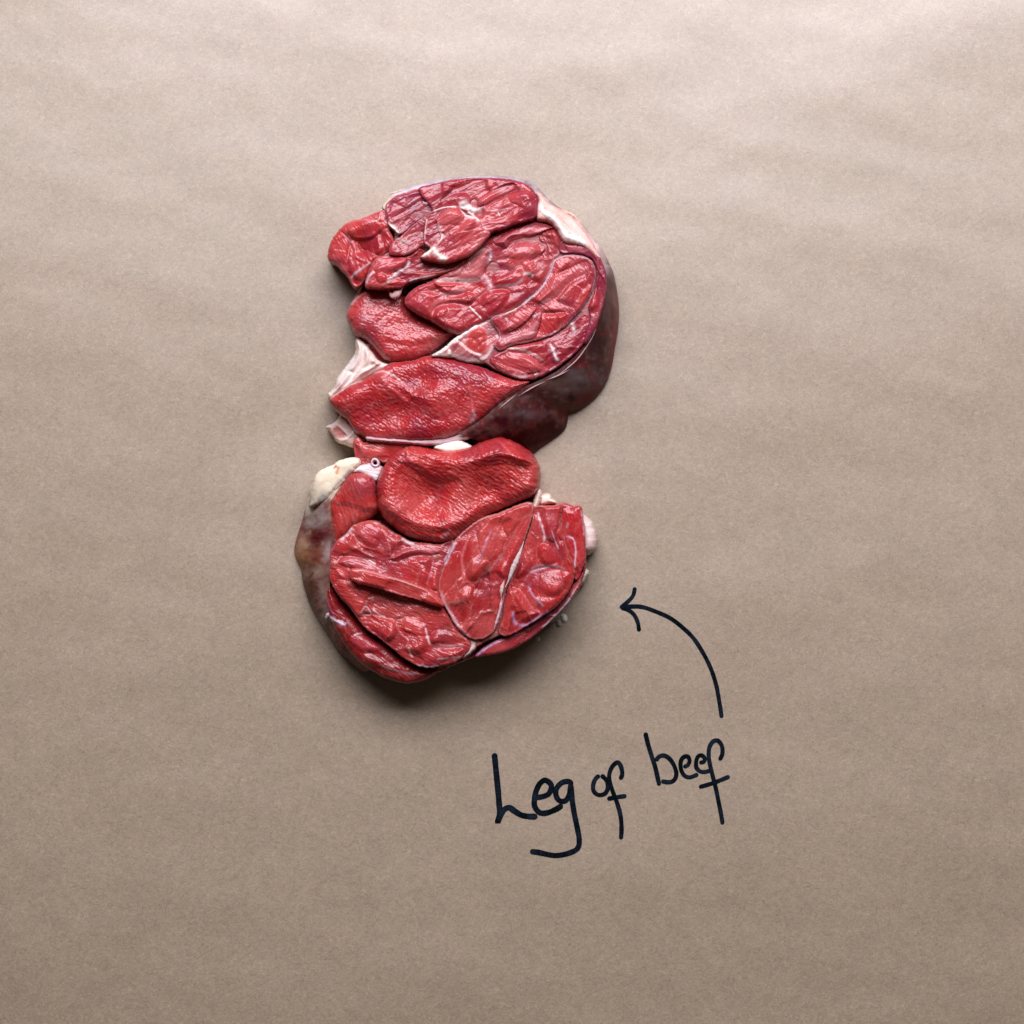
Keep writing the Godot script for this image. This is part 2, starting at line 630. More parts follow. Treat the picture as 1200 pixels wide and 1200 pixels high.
func paper_grain() -> ImageTexture:
	var side := 1024
	var v := PackedFloat32Array()
	v.resize(side * side)
	var rng := RandomNumberGenerator.new()
	rng.seed = 77
	for q in v.size():
		v[q] = rng.randf() * 0.5 - 0.25
	for s in 60000:      # short curled fibres, lighter and darker
		var x := rng.randf() * side
		var y := rng.randf() * side
		var a := rng.randf_range(-0.8, 0.8) + (PI / 2 if rng.randf() < 0.25 else 0.0)
		var bend := rng.randf_range(-0.10, 0.10)
		var w := rng.randf_range(-0.34, 0.34)
		for t in rng.randi_range(6, 22):
			v[(int(y) & (side - 1)) * side + (int(x) & (side - 1))] += w
			x += cos(a)
			y += sin(a)
			a += bend
	var bytes := PackedByteArray()
	bytes.resize(side * side * 3)
	var flecks := {}
	for s in 26:
		var x := rng.randi() % side
		var y := rng.randi() % side
		var a := rng.randf() * PI
		for t in rng.randi_range(2, 8):
			flecks[((y + int(t * sin(a))) & (side - 1)) * side + ((x + int(t * cos(a))) & (side - 1))] = rng.randf_range(0.55, 0.85)
	for j in side:
		for i in side:
			var q := j * side + i
			# a little blur with the neighbours
			var g := 0.4 * v[q] + 0.15 * (v[j * side + ((i + 1) & (side - 1))] + v[j * side + ((i - 1) & (side - 1))] + v[((j + 1) & (side - 1)) * side + i] + v[((j - 1) & (side - 1)) * side + i])
			var k := 1.0 + 0.33 * g
			if flecks.has(q):
				k *= flecks[q]
			bytes[3 * q] = clampi(int(222.0 * k), 0, 255)
			bytes[3 * q + 1] = clampi(int(222.0 * (1.0 + 0.35 * g) * k / (1.0 + 0.33 * g)), 0, 255)
			bytes[3 * q + 2] = clampi(int(222.0 * (k + 0.03 * g)), 0, 255)
	return ImageTexture.create_from_image(Image.create_from_data(side, side, false, Image.FORMAT_RGB8, bytes))


func lay_paper() -> void:
	var m := StandardMaterial3D.new()
	m.vertex_color_use_as_albedo = true
	m.albedo_color = Color(1.0, 1.0, 1.0)
	m.albedo_texture = paper_grain()
	m.roughness = 0.46
	m.metallic_specular = 0.705
	m.clearcoat_enabled = true
	m.clearcoat = 1.0
	m.clearcoat_roughness = 0.42
	var x_from := -900.0
	var step := 9.0
	var count := 334
	var v := PackedVector3Array()
	var uv := PackedVector2Array()
	var colour := PackedColorArray()
	var index := PackedInt32Array()
	var base := Color(0.404, 0.304, 0.206)
	for j in count:
		for i in count:
			var x := x_from + i * step
			var y := x_from + j * step
			v.append(Vector3((x - 600.0) * S, paper_height(x, y) * S, (y - 600.0) * S))
			uv.append(Vector2(x, y) / 430.0)
			var w := low_noise.get_noise_2d(x * 0.006, y * 0.009) * 0.06 + low_noise.get_noise_2d(x * 0.03, y * 0.03) * 0.05
			colour.append(Color(base.r * (1.0 + w), base.g * (1.0 + 1.05 * w), base.b * (1.0 + 1.2 * w)))
	for j in count - 1:
		for i in count - 1:
			var q := j * count + i
			index.append_array([q, q + 1, q + count + 1, q, q + count + 1, q + count])
	paper = commit(self, "paper", v, colour, index, m)
	var arrays := (paper.mesh as ArrayMesh).surface_get_arrays(0)
	arrays[Mesh.ARRAY_TEX_UV] = uv
	var mesh := ArrayMesh.new()
	mesh.add_surface_from_arrays(Mesh.PRIMITIVE_TRIANGLES, arrays)
	paper.mesh = mesh
	paper.set_meta("kind", "structure")
	paper.set_meta("label", "sheet of plain brown wrapping paper under everything, with black handwriting")


var paper: MeshInstance3D


# A felt-pen stroke: a ribbon with round ends that follows the paper.
func pen(root: Node3D, called: String, line: Array, wide: float, level := 0) -> void:
	var c := curve(line, false, 0.8)
	var v := PackedVector3Array()
	var colour := PackedColorArray()
	var index := PackedInt32Array()
	var n := c.size()
	var length := 0.0
	var at := PackedFloat32Array([0.0])
	for i in range(1, n):
		length += c[i].distance_to(c[i - 1])
		at.append(length)
	for i in n:
		var along := (c[mini(i + 1, n - 1)] - c[maxi(i - 1, 0)]).normalized()
		var side := Vector2(-along.y, along.x)
		var end := minf(at[i], length - at[i])
		var r := wide * 0.54 * (1.0 + 0.10 * low_noise.get_noise_2d(c[i].x * 0.08, c[i].y * 0.08))
		var cap := sqrt(maxf(0.04, 1.0 - pow(1.0 - minf(1.0, end / r), 2.0)))
		for s in [-1.0, 0.0, 1.0]:
			var p: Vector2 = c[i] + side * (float(s) * r * cap + 0.14 * grain_noise.get_noise_2d(at[i] * 0.9, s * 9.0 + c[0].x))
			var h := paper_height(p.x, p.y) + 0.35 + 0.12 * level + (0.12 if s == 0.0 else 0.0)
			v.append(Vector3((p.x - 600.0) * S, h * S, (p.y - 600.0) * S))
			# the ink lies thinner here and there, most in the middle of a stroke
			var thin := clampf(0.35 + 0.9 * low_noise.get_noise_2d(p.x * 0.04, p.y * 0.04) + 0.5 * grain_noise.get_noise_2d(p.x * 0.3, p.y * 0.3), 0.0, 1.0) * (1.0 if s == 0.0 else 0.45)
			colour.append(Color(0.0035, 0.004, 0.007).lerp(Color(0.011, 0.020, 0.030), thin))
	for i in n - 1:
		for s in 2:
			var q := i * 3 + s
			index.append_array([q, q + 3, q + 4, q, q + 4, q + 1])
	commit(root, called, v, colour, index, ink)


func word(called: String, label: String) -> Node3D:
	var o := Node3D.new()
	o.name = called
	paper.add_child(o, true)
	o.set_meta("label", label)
	return o


func write_words() -> void:
	var a := word("hand_drawn_arrow", "curved black pen arrow pointing up and left at the lower slice")
	pen(a, "arrow_shaft", [727.3, 712, 739.3, 710.7, 752.7, 711.3, 768.7, 716.7, 786, 724.7, 800.7, 736, 812.7, 748, 823.3, 764, 832.7, 782.7, 839.3, 802.7, 843.3, 824, 846, 841.5], 4.6)
	pen(a, "arrow_head", [726.5, 712.5, 736.7, 704, 742, 697.3, 744.2, 688], 4.4, 1)
	pen(a, "arrow_head", [727.5, 712, 736.7, 715, 743.3, 720.7, 747.3, 729.3, 749, 739.8], 4.4, 2)
	var w := word("handwritten_word", "handwritten word Leg, its g with a long hooked tail")
	pen(w, "letter", [579.3, 882.5, 581, 900, 583.5, 925, 585, 943, 585.8, 953, 583.3, 963, 586.8, 955, 591, 948.6, 597, 946.6, 603, 950.5, 611, 955.2, 620, 956.8, 630, 957], 6.4)
	pen(w, "letter", [624.5, 934.9, 636.7, 933.3, 644, 929, 646, 920, 639, 914.3, 632.5, 918.5, 628, 928, 626.3, 937, 626.7, 945, 632, 952, 640, 952.7, 650.7, 948.7, 659.5, 943.5], 6.0, 1)
	pen(w, "letter", [670.7, 920.3, 666.7, 915.8, 658.7, 917, 652.9, 922.7, 651.2, 929.3, 653.5, 936, 658, 939, 663.3, 937.7, 667.2, 931, 669, 921, 670.7, 938.7, 673.3, 954.7, 676.5, 970, 678.5, 981, 678.4, 990, 674.5, 996, 664, 1000.3, 652, 1002.3, 642.7, 1001.3, 630.7, 998.7, 621, 997.6], 5.8, 2)
	w = word("handwritten_word", "short handwritten word of, between Leg and beef")
	pen(w, "letter", [702.7, 908.3, 697.5, 913.3, 695, 921.3, 696.3, 928, 702, 931.6, 709, 929.8, 712.3, 923.3, 710.9, 914.9, 704.3, 908], 4.8)
	pen(w, "letter", [726.5, 913.5, 729.3, 906.7, 727.3, 897.3, 723.3, 893.5, 717.3, 898.7, 714, 908, 714.9, 917.3, 718.7, 929.3, 723.3, 941.3, 727.2, 956, 728.3, 970.7, 727.6, 983.5], 4.8, 1)
	pen(w, "crossbar", [711.5, 936.2, 722.7, 934, 734.3, 932.5], 4.6, 2)
	w = word("handwritten_word", "handwritten word beef below the arrow's tail")
	pen(w, "letter", [756.2, 858.3, 759.3, 871.5, 763.9, 886.7, 768, 899.5, 770.9, 912.3, 772.7, 920.8], 5.0)
	pen(w, "letter", [768.6, 892, 772, 887, 778.5, 885.5, 785.5, 890, 791, 899.5, 792.6, 907.7, 789.8, 914.3, 783.8, 916.6, 774.5, 915.3], 4.7, 1)
	pen(w, "letter", [800.7, 899, 806, 896.6, 808.2, 891.3, 806, 886.7, 801.3, 887.2, 797.8, 892.5, 798.2, 901.8, 801.9, 908.6, 807.7, 911, 814.7, 908.8, 818.2, 906.8], 4.6)
	pen(w, "letter", [819.3, 893.7, 824.7, 892.7, 825.7, 888.2, 822.1, 885.1, 818, 886.6, 815.9, 892.5, 816.2, 899.5, 820.6, 903.9, 826.3, 904.6, 832.2, 902.8], 4.5, 1)
	pen(w, "letter", [843.1, 891, 846.6, 883.2, 845.9, 873.8, 841.3, 868, 835.7, 869, 831.3, 876.2, 830.6, 886.7, 832.3, 897.2, 835.7, 911.2, 839.2, 925.2, 842.7, 942.7, 845.4, 956.7, 846.8, 966], 4.6, 2)
	pen(w, "crossbar", [819, 922.4, 836.8, 917, 855.2, 909.6], 4.4, 3)


# ------------------------------------------------------------------ the two slices
func slice(called: String, centre: Vector2, k: float, label: String) -> Node3D:
	var o := Node3D.new()
	o.name = called
	o.position = Vector3((centre.x - 600.0) * S * k, 0, (centre.y - 600.0) * S * k)
	add_child(o, true)
	o.set_meta("label", label)
	o.set_meta("category", "raw beef")
	o.set_meta("group", "raw beef slices on the brown paper")
	return o


func upper_slice() -> void:
	var c := Vector2(550, 360)
	var k := 0.973
	var o := slice("beef_slice", c, k, "larger upper slice of raw beef with a dark skin along its right side")
	# the body under the cut faces
	lump(o, c, k, "body", [392, 292, 410, 265, 452, 250, 480, 228, 545, 212, 610, 216, 640, 255, 690, 292, 703, 340, 690, 395, 650, 435, 600, 455, 560, 495, 500, 508, 430, 506, 405, 478, 420, 440, 418, 380, 430, 335, 405, 312],
		{"z": 24.0, "bulge": 3.0, "col": DEEP, "alt": RED, "low": 1.0, "flare": 2.0})
	lump(o, c, k, "connective_tissue", [458, 245, 480, 230, 520, 217, 545, 213, 590, 213, 618, 222, 626, 240, 640, 262, 690, 300, 702, 330, 692, 372, 672, 405, 640, 430, 615, 443, 585, 434, 560, 420, 520, 410, 545, 388, 525, 378, 490, 358, 484, 345, 500, 332, 480, 322, 450, 320, 445, 305, 462, 280],
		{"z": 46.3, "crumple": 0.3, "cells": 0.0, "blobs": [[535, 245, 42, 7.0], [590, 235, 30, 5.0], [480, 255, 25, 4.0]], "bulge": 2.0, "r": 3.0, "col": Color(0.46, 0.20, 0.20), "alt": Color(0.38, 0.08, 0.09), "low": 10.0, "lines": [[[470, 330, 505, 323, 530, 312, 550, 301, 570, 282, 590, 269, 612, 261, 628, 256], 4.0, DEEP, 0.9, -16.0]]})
	rind(o, c, k, "outer_skin", [449, 243, 463, 228, 480, 222, 505, 215.5, 545, 208.5, 585, 207.5, 612, 212.5, 626, 224, 632, 238, 644, 248, 662, 262, 680, 277, 697, 293, 708, 310, 711, 330, 708, 355, 700, 382, 690, 402, 675, 420, 655, 436, 630, 449, 610, 458, 590, 473, 574, 487, 560, 498, 540, 509],
		[447, 240, 458, 224, 474, 216, 500, 209, 545, 203.5, 585, 203, 620, 208, 640, 224, 655, 236, 672, 244, 684, 256, 697, 273, 711, 296, 720, 318, 725, 342, 727, 360, 726, 382, 723, 402, 720, 424, 714, 444, 705, 458, 695, 468, 682, 477, 669, 482, 667, 492, 663, 502, 651, 512, 636, 522, 624, 530, 600, 530],
		{"label": "dark maroon and brown skin round the top and right side", "zt": 46.0, "belly": 5.0, "col": Color(0.085, 0.018, 0.018), "alt": Color(0.085, 0.036, 0.027), "patches": [
			[540, 210, 90, 14, Color(0.400, 0.320, 0.380), 0.85], [470, 222, 26, 14, Color(0.520, 0.440, 0.500), 0.9], [452, 234, 9, 9, CREAM, 0.9], [632, 226, 14, 16, Color(0.520, 0.420, 0.440), 0.9],
			[668, 256, 30, 20, Color(0.720, 0.460, 0.380), 1.0], [695, 285, 18, 18, Color(0.600, 0.420, 0.400), 0.9], [709, 310, 7, 16, Color(0.550, 0.400, 0.420), 0.8],
			[716, 345, 12, 36, Color(0.104, 0.056, 0.050), 0.9], [724, 400, 6, 46, Color(0.180, 0.010, 0.012), 0.95], [702, 396, 10, 26, Color(0.042, 0.013, 0.013), 0.8], [678, 440, 22, 9, Color(0.152, 0.101, 0.104), 0.9], [672, 456, 16, 5, Color(0.194, 0.143, 0.149), 0.85],
			[648, 448, 22, 6, Color(0.152, 0.092, 0.077), 0.8], [690, 465, 16, 9, Color(0.111, 0.012, 0.012), 0.85], [671, 464, 3.5, 3.5, Color(0.008, 0.002, 0.003), 1.0], [662, 480, 14, 9, Color(0.090, 0.010, 0.007), 0.9],
			[616, 486, 20, 5, Color(0.139, 0.098, 0.107), 0.8], [612, 512, 44, 17, Color(0.021, 0.002, 0.003), 1.0], [640, 502, 24, 14, Color(0.038, 0.004, 0.004), 1.0], [592, 494, 20, 10, Color(0.042, 0.007, 0.009), 0.8]]})
	# fat on the right shoulder
	lump(o, c, k, "fat", [628, 226, 634, 227, 642, 237, 652, 243, 663, 249, 675, 259, 686, 272, 697, 288, 704, 302, 697, 300, 685, 290, 672, 286, 662, 284, 657, 278, 652, 268, 643, 260, 630, 257, 629, 245, 631, 236],
		{"z": 50.0, "tx": -0.14, "ty": 0.06, "bulge": 6.0, "r": 8.0, "col": Color(0.720, 0.500, 0.430), "alt": Color(0.700, 0.360, 0.310), "strand": WHITE, "strands": 0.15, "fib": 48.0, "fa": 0.8, "rim": PINK, "rims": 0.3, "rimw": 3.0, "na": 0.8, "mat": fat,
		"lines": [[[630, 236, 636, 248, 648, 256, 658, 268, 664, 277, 676, 281, 690, 288], 5.0, Color(0.800, 0.720, 0.700), 0.95, 1.6], [[633, 232, 641, 245, 655, 256, 662, 270], 1.5, Color(0.760, 0.480, 0.300), 0.5, 0.2]], "low": 12.0})
	# top lobe, from the tip at the left to the end at the right
	lump(o, c, k, "muscle", [383, 293, 386, 281, 395, 268, 407, 258, 425, 253.5, 447, 245, 453, 250, 460, 260, 456, 268, 461, 281, 457, 291, 446, 300, 437, 307, 431, 320, 420, 334, 413, 333, 406, 321, 398, 312, 391, 305, 383, 301],
		{"z": 40.0, "tx": 0.22, "ty": 0.0, "bulge": 9.0, "r": 13.0, "col": Color(0.414, 0.018, 0.019), "alt": Color(0.468, 0.033, 0.031), "fib": 60.0, "fa": 0.5, "na": 0.5, "strands": 0.25,
		"lobes": [[[406, 263, 425, 256, 447, 250, 452, 264, 440, 270, 425, 274, 411, 276, 403, 272], 4.0, 6.0], [[438, 275, 450, 268, 459, 276, 458, 288, 448, 296, 440, 298, 438, 288], 3.0, 5.0, 0.0, 0.0, DEEP, 0.4]],
		"steps": [[[407, 276, 420, 279, 436, 277, 447, 267], 7.0, 5.0, PINK, 0.2], [[404, 272, 409, 282, 414, 295, 407, 303], 3.0, 5.0], [[410, 298, 420, 304, 430, 308], 3.0, 4.0]],
		"blobs": [[425, 289, 10, -6.0, DEEP, 0.5], [430, 255, 8, 1.0, PINK, 0.5], [392, 300, 6, 0.5, PINK, 0.35], [400, 315, 5, 1.0, PINK, 0.6]],
		"lines": [[[424, 255, 433, 258, 443, 257, 445, 251], 1.2, WHITE, 0.6], [[436, 306, 426, 312, 415, 320, 409, 326], 2.4, SILVER, 0.6, 1.0], [[402, 274, 407, 279, 412, 284], 1.3, SILVER, 0.6]]})
	lump(o, c, k, "muscle", [452, 240, 463, 229, 478, 224, 492, 220.5, 510, 229, 510, 245, 500, 250, 491, 257, 481, 265, 470, 274, 461, 269, 453, 258],
		{"z": 49.0, "ty": 0.12, "bulge": 6.0, "r": 8.0, "col": Color(0.306, 0.017, 0.031), "alt": PURPLE, "fib": 145.0, "fa": 1.5, "fl": 0.03, "fc": 0.22, "strands": 0.45, "rims": 0.2,
		"steps": [[[455, 256, 465, 250, 480, 241, 497, 230], 4.0, 4.0], [[466, 266, 478, 254, 492, 246, 506, 238], 3.5, 4.0]],
		"lines": [[[446, 262, 456, 264, 464, 270, 468, 278], 4.2, WHITE, 0.95, 1.5], [[494, 236, 500, 238, 511, 236], 2.2, WHITE, 0.8, 0.8]],
		"lobes": [[[453, 240, 463, 230, 478, 225, 492, 222, 496, 226, 475, 234, 462, 240, 456, 250], 1.0, 5.0, 0.0, 0.0, PURPLE, 0.75]]})
	lump(o, c, k, "muscle", [490, 222, 505, 216, 525, 211, 545, 208.5, 565, 207.5, 585, 208, 605, 211, 617, 215.5, 625, 223, 630, 233, 630.5, 245, 628, 255, 615, 260, 600, 264, 588, 269, 577, 272, 568, 276, 560, 268, 556, 258, 545, 247, 530, 243, 510, 249, 503, 240],
		{"z": 51.0, "ty": 0.13, "bulge": 7.0, "r": 9.0, "col": RED, "alt": Color(0.378, 0.033, 0.046), "fib": 152.0, "fa": 0.9, "fl": 0.04, "fc": 0.26, "na": 0.5, "strands": 0.4, "rim": Color(0.176, 0.021, 0.053), "rims": 0.8, "rimw": 3.0,
		"lobes": [[[509, 243, 520, 231, 535, 226, 548, 226, 552, 234, 548, 239, 535, 241, 520, 243], 4.5, 6.0], [[559, 240, 563, 232, 580, 222, 596, 215, 604, 216, 595, 224, 578, 234, 566, 241], 3.5, 5.0, 0.0, 0.0, PINK, 0.25, 150.0], [[496, 231, 512, 222, 530, 219, 528, 224, 512, 232, 500, 236], 3.0, 4.0], [[572, 242, 590, 232, 605, 224, 620, 224, 628, 236, 628, 252, 610, 258, 590, 262, 576, 262, 567, 254], 4.0, 7.0, 0.0, 0.05, null, 0.0, 158.0]],
		"steps": [[[566, 243, 578, 236, 594, 226, 606, 216], 3.5, 3.0, PINK, 0.7], [[578, 252, 592, 243, 608, 234, 622, 229], 2.5, 3.0], [[509, 246, 522, 243, 540, 241, 553, 238], 4.0, 4.0], [[580, 246, 596, 242, 612, 238], 2.0, 3.0]],
		"blobs": [[556, 238, 4, -6.0, DEEP, 0.5], [562, 250, 5, -5.0, DEEP, 0.4]],
		"lines": [[[536, 243, 545, 240, 555, 246, 566, 248], 5.5, Color(0.780, 0.680, 0.640), 0.95, 2.0], [[545, 248, 553, 252, 558, 258, 564, 266, 572, 271], 3.0, WHITE, 0.8, 1.2], [[574, 248, 584, 247, 598, 244], 1.2, SILVER, 0.6], [[583, 248, 586, 254], 0.9, WHITE, 0.9]]})
	lump(o, c, k, "muscle", [470, 276, 480, 266, 492, 256, 502, 250, 503, 262, 500, 283, 491, 290, 478, 298, 465, 299, 456, 297, 459, 285],
		{"z": 50.0, "ty": 0.10, "bulge": 6.0, "r": 8.0, "fib": 145.0, "fa": 1.3, "fc": 0.26, "strands": 0.55, "alt": Color(0.378, 0.039, 0.050),
		"steps": [[[463, 279, 472, 283, 481, 287], 3.0, 3.0, WHITE, 0.7], [[470, 278, 484, 271, 498, 268], 2.5, 3.0]]})
	lump(o, c, k, "muscle", [430, 322, 437, 306, 448, 299, 465, 300, 480, 299, 491, 290, 502, 298, 510, 305, 526, 309, 546, 304, 537, 313, 516, 321, 500, 325.5, 486, 328, 476, 332, 470, 336, 455, 337, 440, 337, 428, 335],
		{"z": 48.0, "ty": 0.02, "bulge": 7.0, "r": 8.0, "col": Color(0.324, 0.014, 0.020), "fib": 160.0, "fa": 0.9, "strands": 0.3,
		"lobes": [[[437, 312, 446, 301, 462, 301, 476, 301, 477, 310, 464, 318, 450, 320, 441, 321], 6.0, 6.0, 0.0, 0.0, Color(0.405, 0.044, 0.056), 0.6, 160.0], [[440, 322, 448, 319, 454, 324, 452, 331, 443, 331], 4.0, 3.0, 0.0, 0.0, BRIGHT, 0.5], [[453, 332, 464, 325, 474, 328, 480, 326, 474, 333, 462, 335], 3.0, 3.0, 0.0, 0.0, BRIGHT, 0.5]],
		"lines": [[[452, 332, 458, 326, 468, 318, 477, 312, 480, 303], 2.6, Color(0.700, 0.550, 0.550), 0.75, 0.8], [[428, 333, 434, 322, 440, 318], 2.2, SILVER, 0.7, 0.8], [[478, 330, 486, 327, 500, 324.5, 512, 321], 1.8, SILVER, 0.8, 0.6], [[476, 300, 486, 293, 495, 285], 1.2, WHITE, 0.6]]})
	lump(o, c, k, "muscle", [497, 285, 498, 268, 500, 256, 506, 248, 520, 243.5, 536, 242, 546, 252, 560, 256, 566, 266, 574, 274, 566, 285, 558, 293, 549, 300, 538, 304.5, 525, 308, 512, 307.5, 500, 305, 493, 302, 505, 292],
		{"z": 56.0, "ty": 0.06, "bulge": 6.0, "r": 10.0, "col": Color(0.378, 0.025, 0.031), "alt": Color(0.414, 0.047, 0.053), "fib": 150.0, "fa": 1.0, "fl": 0.03, "fc": 0.24, "strands": 0.5,
		"lobes": [[[511, 252, 525, 246, 536, 246, 544, 254, 538, 262, 526, 270, 518, 273, 513, 264], 3.0, 6.0, 0.0, 0.0, Color(0.460, 0.110, 0.110), 0.4, 145.0], [[512, 288, 520, 280, 536, 269, 548, 258, 558, 260, 556, 270, 544, 280, 530, 288, 516, 295, 510, 295], 3.0, 6.0, 0.0, 0.0, null, 0.0, 150.0]],
		"steps": [[[512, 298, 528, 293, 546, 284, 560, 272], 1.8, 3.0, PINK, 0.3], [[512, 260, 515, 270, 518, 280], 2.0, 3.0, SILVER, 0.6]],
		"lines": [[[492, 302, 502, 296, 508, 293, 514, 300, 526, 307], 5.5, Color(0.760, 0.660, 0.600), 0.9, 1.6], [[498, 283, 498, 270, 501, 257], 1.6, Color(0.620, 0.360, 0.340), 0.8], [[507, 249, 520, 243.5, 536, 243], 1.6, WHITE, 0.9, 0.6], [[511, 261, 515, 270, 518, 280, 511, 290], 1.4, WHITE, 0.8], [[540, 244, 546, 252, 558, 256, 563, 262], 3.6, WHITE, 0.7, 0.8], [[551, 292, 556, 290, 560, 287], 2.0, PINK, 0.8]]})
	# the wide muscle under the crevice
	lump(o, c, k, "muscle", [528, 314, 546, 303, 560, 291, 575, 278, 590, 269, 610, 261, 628, 256, 641, 259, 652, 265.5, 658, 276, 659, 286, 656, 296, 650, 303, 646, 314, 640, 326, 635, 333, 625, 343, 612, 355, 600, 363, 586, 367, 573, 373, 560, 379, 549, 385, 540, 390, 530, 389, 517, 382, 504, 374, 490, 367, 477, 358, 474, 353, 477, 345, 489, 335, 508, 328],
		{"z": 45.0, "ty": 0.0, "bulge": 7.0, "r": 10.0, "col": RED, "alt": Color(0.396, 0.033, 0.040), "fib": 145.0, "fa": 0.7, "na": 0.6, "strands": 0.35,
		"lobes": [[[510, 328, 533, 315, 552, 303, 565, 291, 573, 290, 575, 300, 568, 316, 561, 327, 545, 328, 526, 328], 5.0, 6.0, 0.0, 0.08, Color(0.500, 0.160, 0.160), 0.5, 143.0],
			[[508, 331, 525, 330, 545, 330, 562, 330, 567, 336, 556, 343, 542, 344, 520, 343], 3.5, 4.0, 0.0, 0.0, BRIGHT, 0.4],
			[[476, 352, 482, 342, 493, 334, 506, 341, 514, 346, 508, 354, 505, 370, 492, 363], 4.0, 6.0, 0.0, 0.0, Color(0.405, 0.044, 0.056), 0.4],
			[[507, 371, 511, 361, 520, 357, 535, 356, 547, 358, 556, 365, 563, 373, 552, 382, 540, 388, 528, 387, 515, 381], 6.0, 5.0, 0.0, -0.1, Color(0.306, 0.015, 0.022), 0.5],
			[[511, 347, 535, 346, 549, 341, 558, 347, 551, 356, 535, 354, 518, 355, 509, 361], 4.0, 4.0],
			[[550, 357, 560, 346, 575, 339, 589, 338, 597, 341, 596, 350, 585, 364, 570, 372, 563, 371, 557, 363], 6.0, 5.0, 0.0, -0.1, Color(0.324, 0.019, 0.025), 0.5],
			[[577, 320, 589, 315, 606, 318, 613, 324, 604, 331, 590, 334, 578, 334], 4.0, 5.0, 0.0, 0.0, Color(0.360, 0.028, 0.034), 0.4],
			[[593, 341, 604, 335, 620, 331, 632, 333, 623, 343, 610, 355, 600, 360, 590, 360], 4.0, 5.0],
			[[566, 315, 580, 301, 595, 290, 605, 284, 625, 283, 634, 292, 626, 302, 610, 303, 595, 306, 580, 313], 4.0, 6.0, 0.0, 0.05, PINK, 0.25],
			[[578, 284, 592, 274, 612, 265, 630, 260, 648, 266, 640, 270, 625, 275, 612, 280, 600, 281, 592, 290], 5.0, 6.0, 0.0, 0.06, Color(0.460, 0.110, 0.130), 0.5, 150.0],
			[[620, 282, 632, 273, 648, 267, 656, 274, 658, 286, 652, 298, 642, 302, 632, 300, 640, 290, 632, 284], 4.0, 6.0, 0.0, 0.0, null, 0.0, 60.0],
			[[612, 308, 625, 303, 640, 302, 648, 306, 643, 318, 635, 331, 622, 326, 616, 318], 4.0, 6.0]],
		"steps": [[[503, 371, 507, 360, 517, 355, 535, 353, 550, 357], 4.0, 5.0, PINK, 0.9, 2.0], [[551, 356, 560, 346, 574, 339, 590, 337, 602, 340], 4.0, 5.0, PINK, 0.9, 2.0], [[508, 330, 525, 328, 545, 329, 564, 328], 3.5, 4.0, WHITE, 0.95, 1.8], [[514, 345, 532, 343, 548, 339], 2.5, 3.0, SILVER, 0.9], [[600, 283, 615, 277, 632, 274, 650, 279], 4.0, 4.0, PINK, 0.5], [[567, 316, 578, 305, 592, 300, 606, 303], 3.0, 4.0, PINK, 0.6], [[590, 283, 602, 276, 618, 276, 630, 285], 3.5, 4.0, PINK, 0.5], [[577, 337, 590, 335, 605, 332, 616, 325], 2.5, 3.0, SILVER, 0.7], [[624, 290, 634, 284, 648, 284, 656, 292], 3.0, 4.0, PINK, 0.4]],
		"lines": [[[549, 358, 555, 364, 561, 370, 565, 374], 1.6, WHITE, 0.95, 0.6], [[562, 328, 568, 324, 575, 336, 572, 342], 4.5, Color(0.620, 0.380, 0.400), 0.7, 0.6], [[570, 290, 575, 298, 570, 314], 3.0, SILVER, 0.7, 0.5], [[546, 305, 560, 295, 571, 290], 2.2, WHITE, 0.6], [[659, 284, 656, 296, 649, 306, 645, 318, 638, 330], 1.9, SILVER, 0.85, 0.8], [[559, 338, 563, 342], 1.1, WHITE, 0.9], [[612, 322, 618, 320, 626, 324], 2.5, WHITE, 0.7], [[508, 347, 509, 358, 506, 370], 1.1, PINK, 0.7]]})
	# the dished muscle on the left
	lump(o, c, k, "muscle", [419, 338, 428, 334, 445, 334, 462, 336, 476, 344, 480, 356, 491, 366, 505, 373, 518, 381, 533, 389, 526, 394, 515, 402, 505, 409, 495, 415, 480, 421, 463, 422, 449, 418, 438, 406, 428, 396, 415, 389, 409, 379, 404, 368, 406, 358, 413, 345],
		{"z": 30.0, "ty": 0.16, "bulge": 16.0, "r": 20.0, "col": Color(0.378, 0.018, 0.022), "alt": Color(0.450, 0.036, 0.037), "pebble": 0.5, "fib": 20.0, "fa": 0.3, "na": 1.0, "nf": 0.36, "strands": 0.3, "rims": 0.4,
		"steps": [[[414, 387, 425, 386, 434, 394, 444, 405, 452, 417], 4.0, 6.0, PINK, 0.5], [[445, 395, 465, 400, 485, 400, 505, 398, 522, 392], 5.0, 10.0, BRIGHT, 0.3, 3.0]],
		"blobs": [[475, 372, 26, -4.0], [430, 372, 14, 2.0, PINK, 0.15]],
		"lines": [[[404, 367, 409, 377, 415, 386, 424, 389], 1.8, PINK, 0.8], [[430, 338, 417, 346, 408, 356], 2.0, Color(0.600, 0.400, 0.360), 0.6], [[502, 388, 508, 393, 514, 396], 1.0, WHITE, 0.6]]})
	cord(o, c, k, "sinew", [455, 339, 459, 345, 465, 343, 472, 336], 5.0, 44.0, 47.0, Color(0.620, 0.400, 0.380), fat, 0.5)
	cord(o, c, k, "sinew", [417, 341, 420, 336, 424, 330], 1.6, 30.0, 36.0, Color(0.660, 0.550, 0.440), fat)
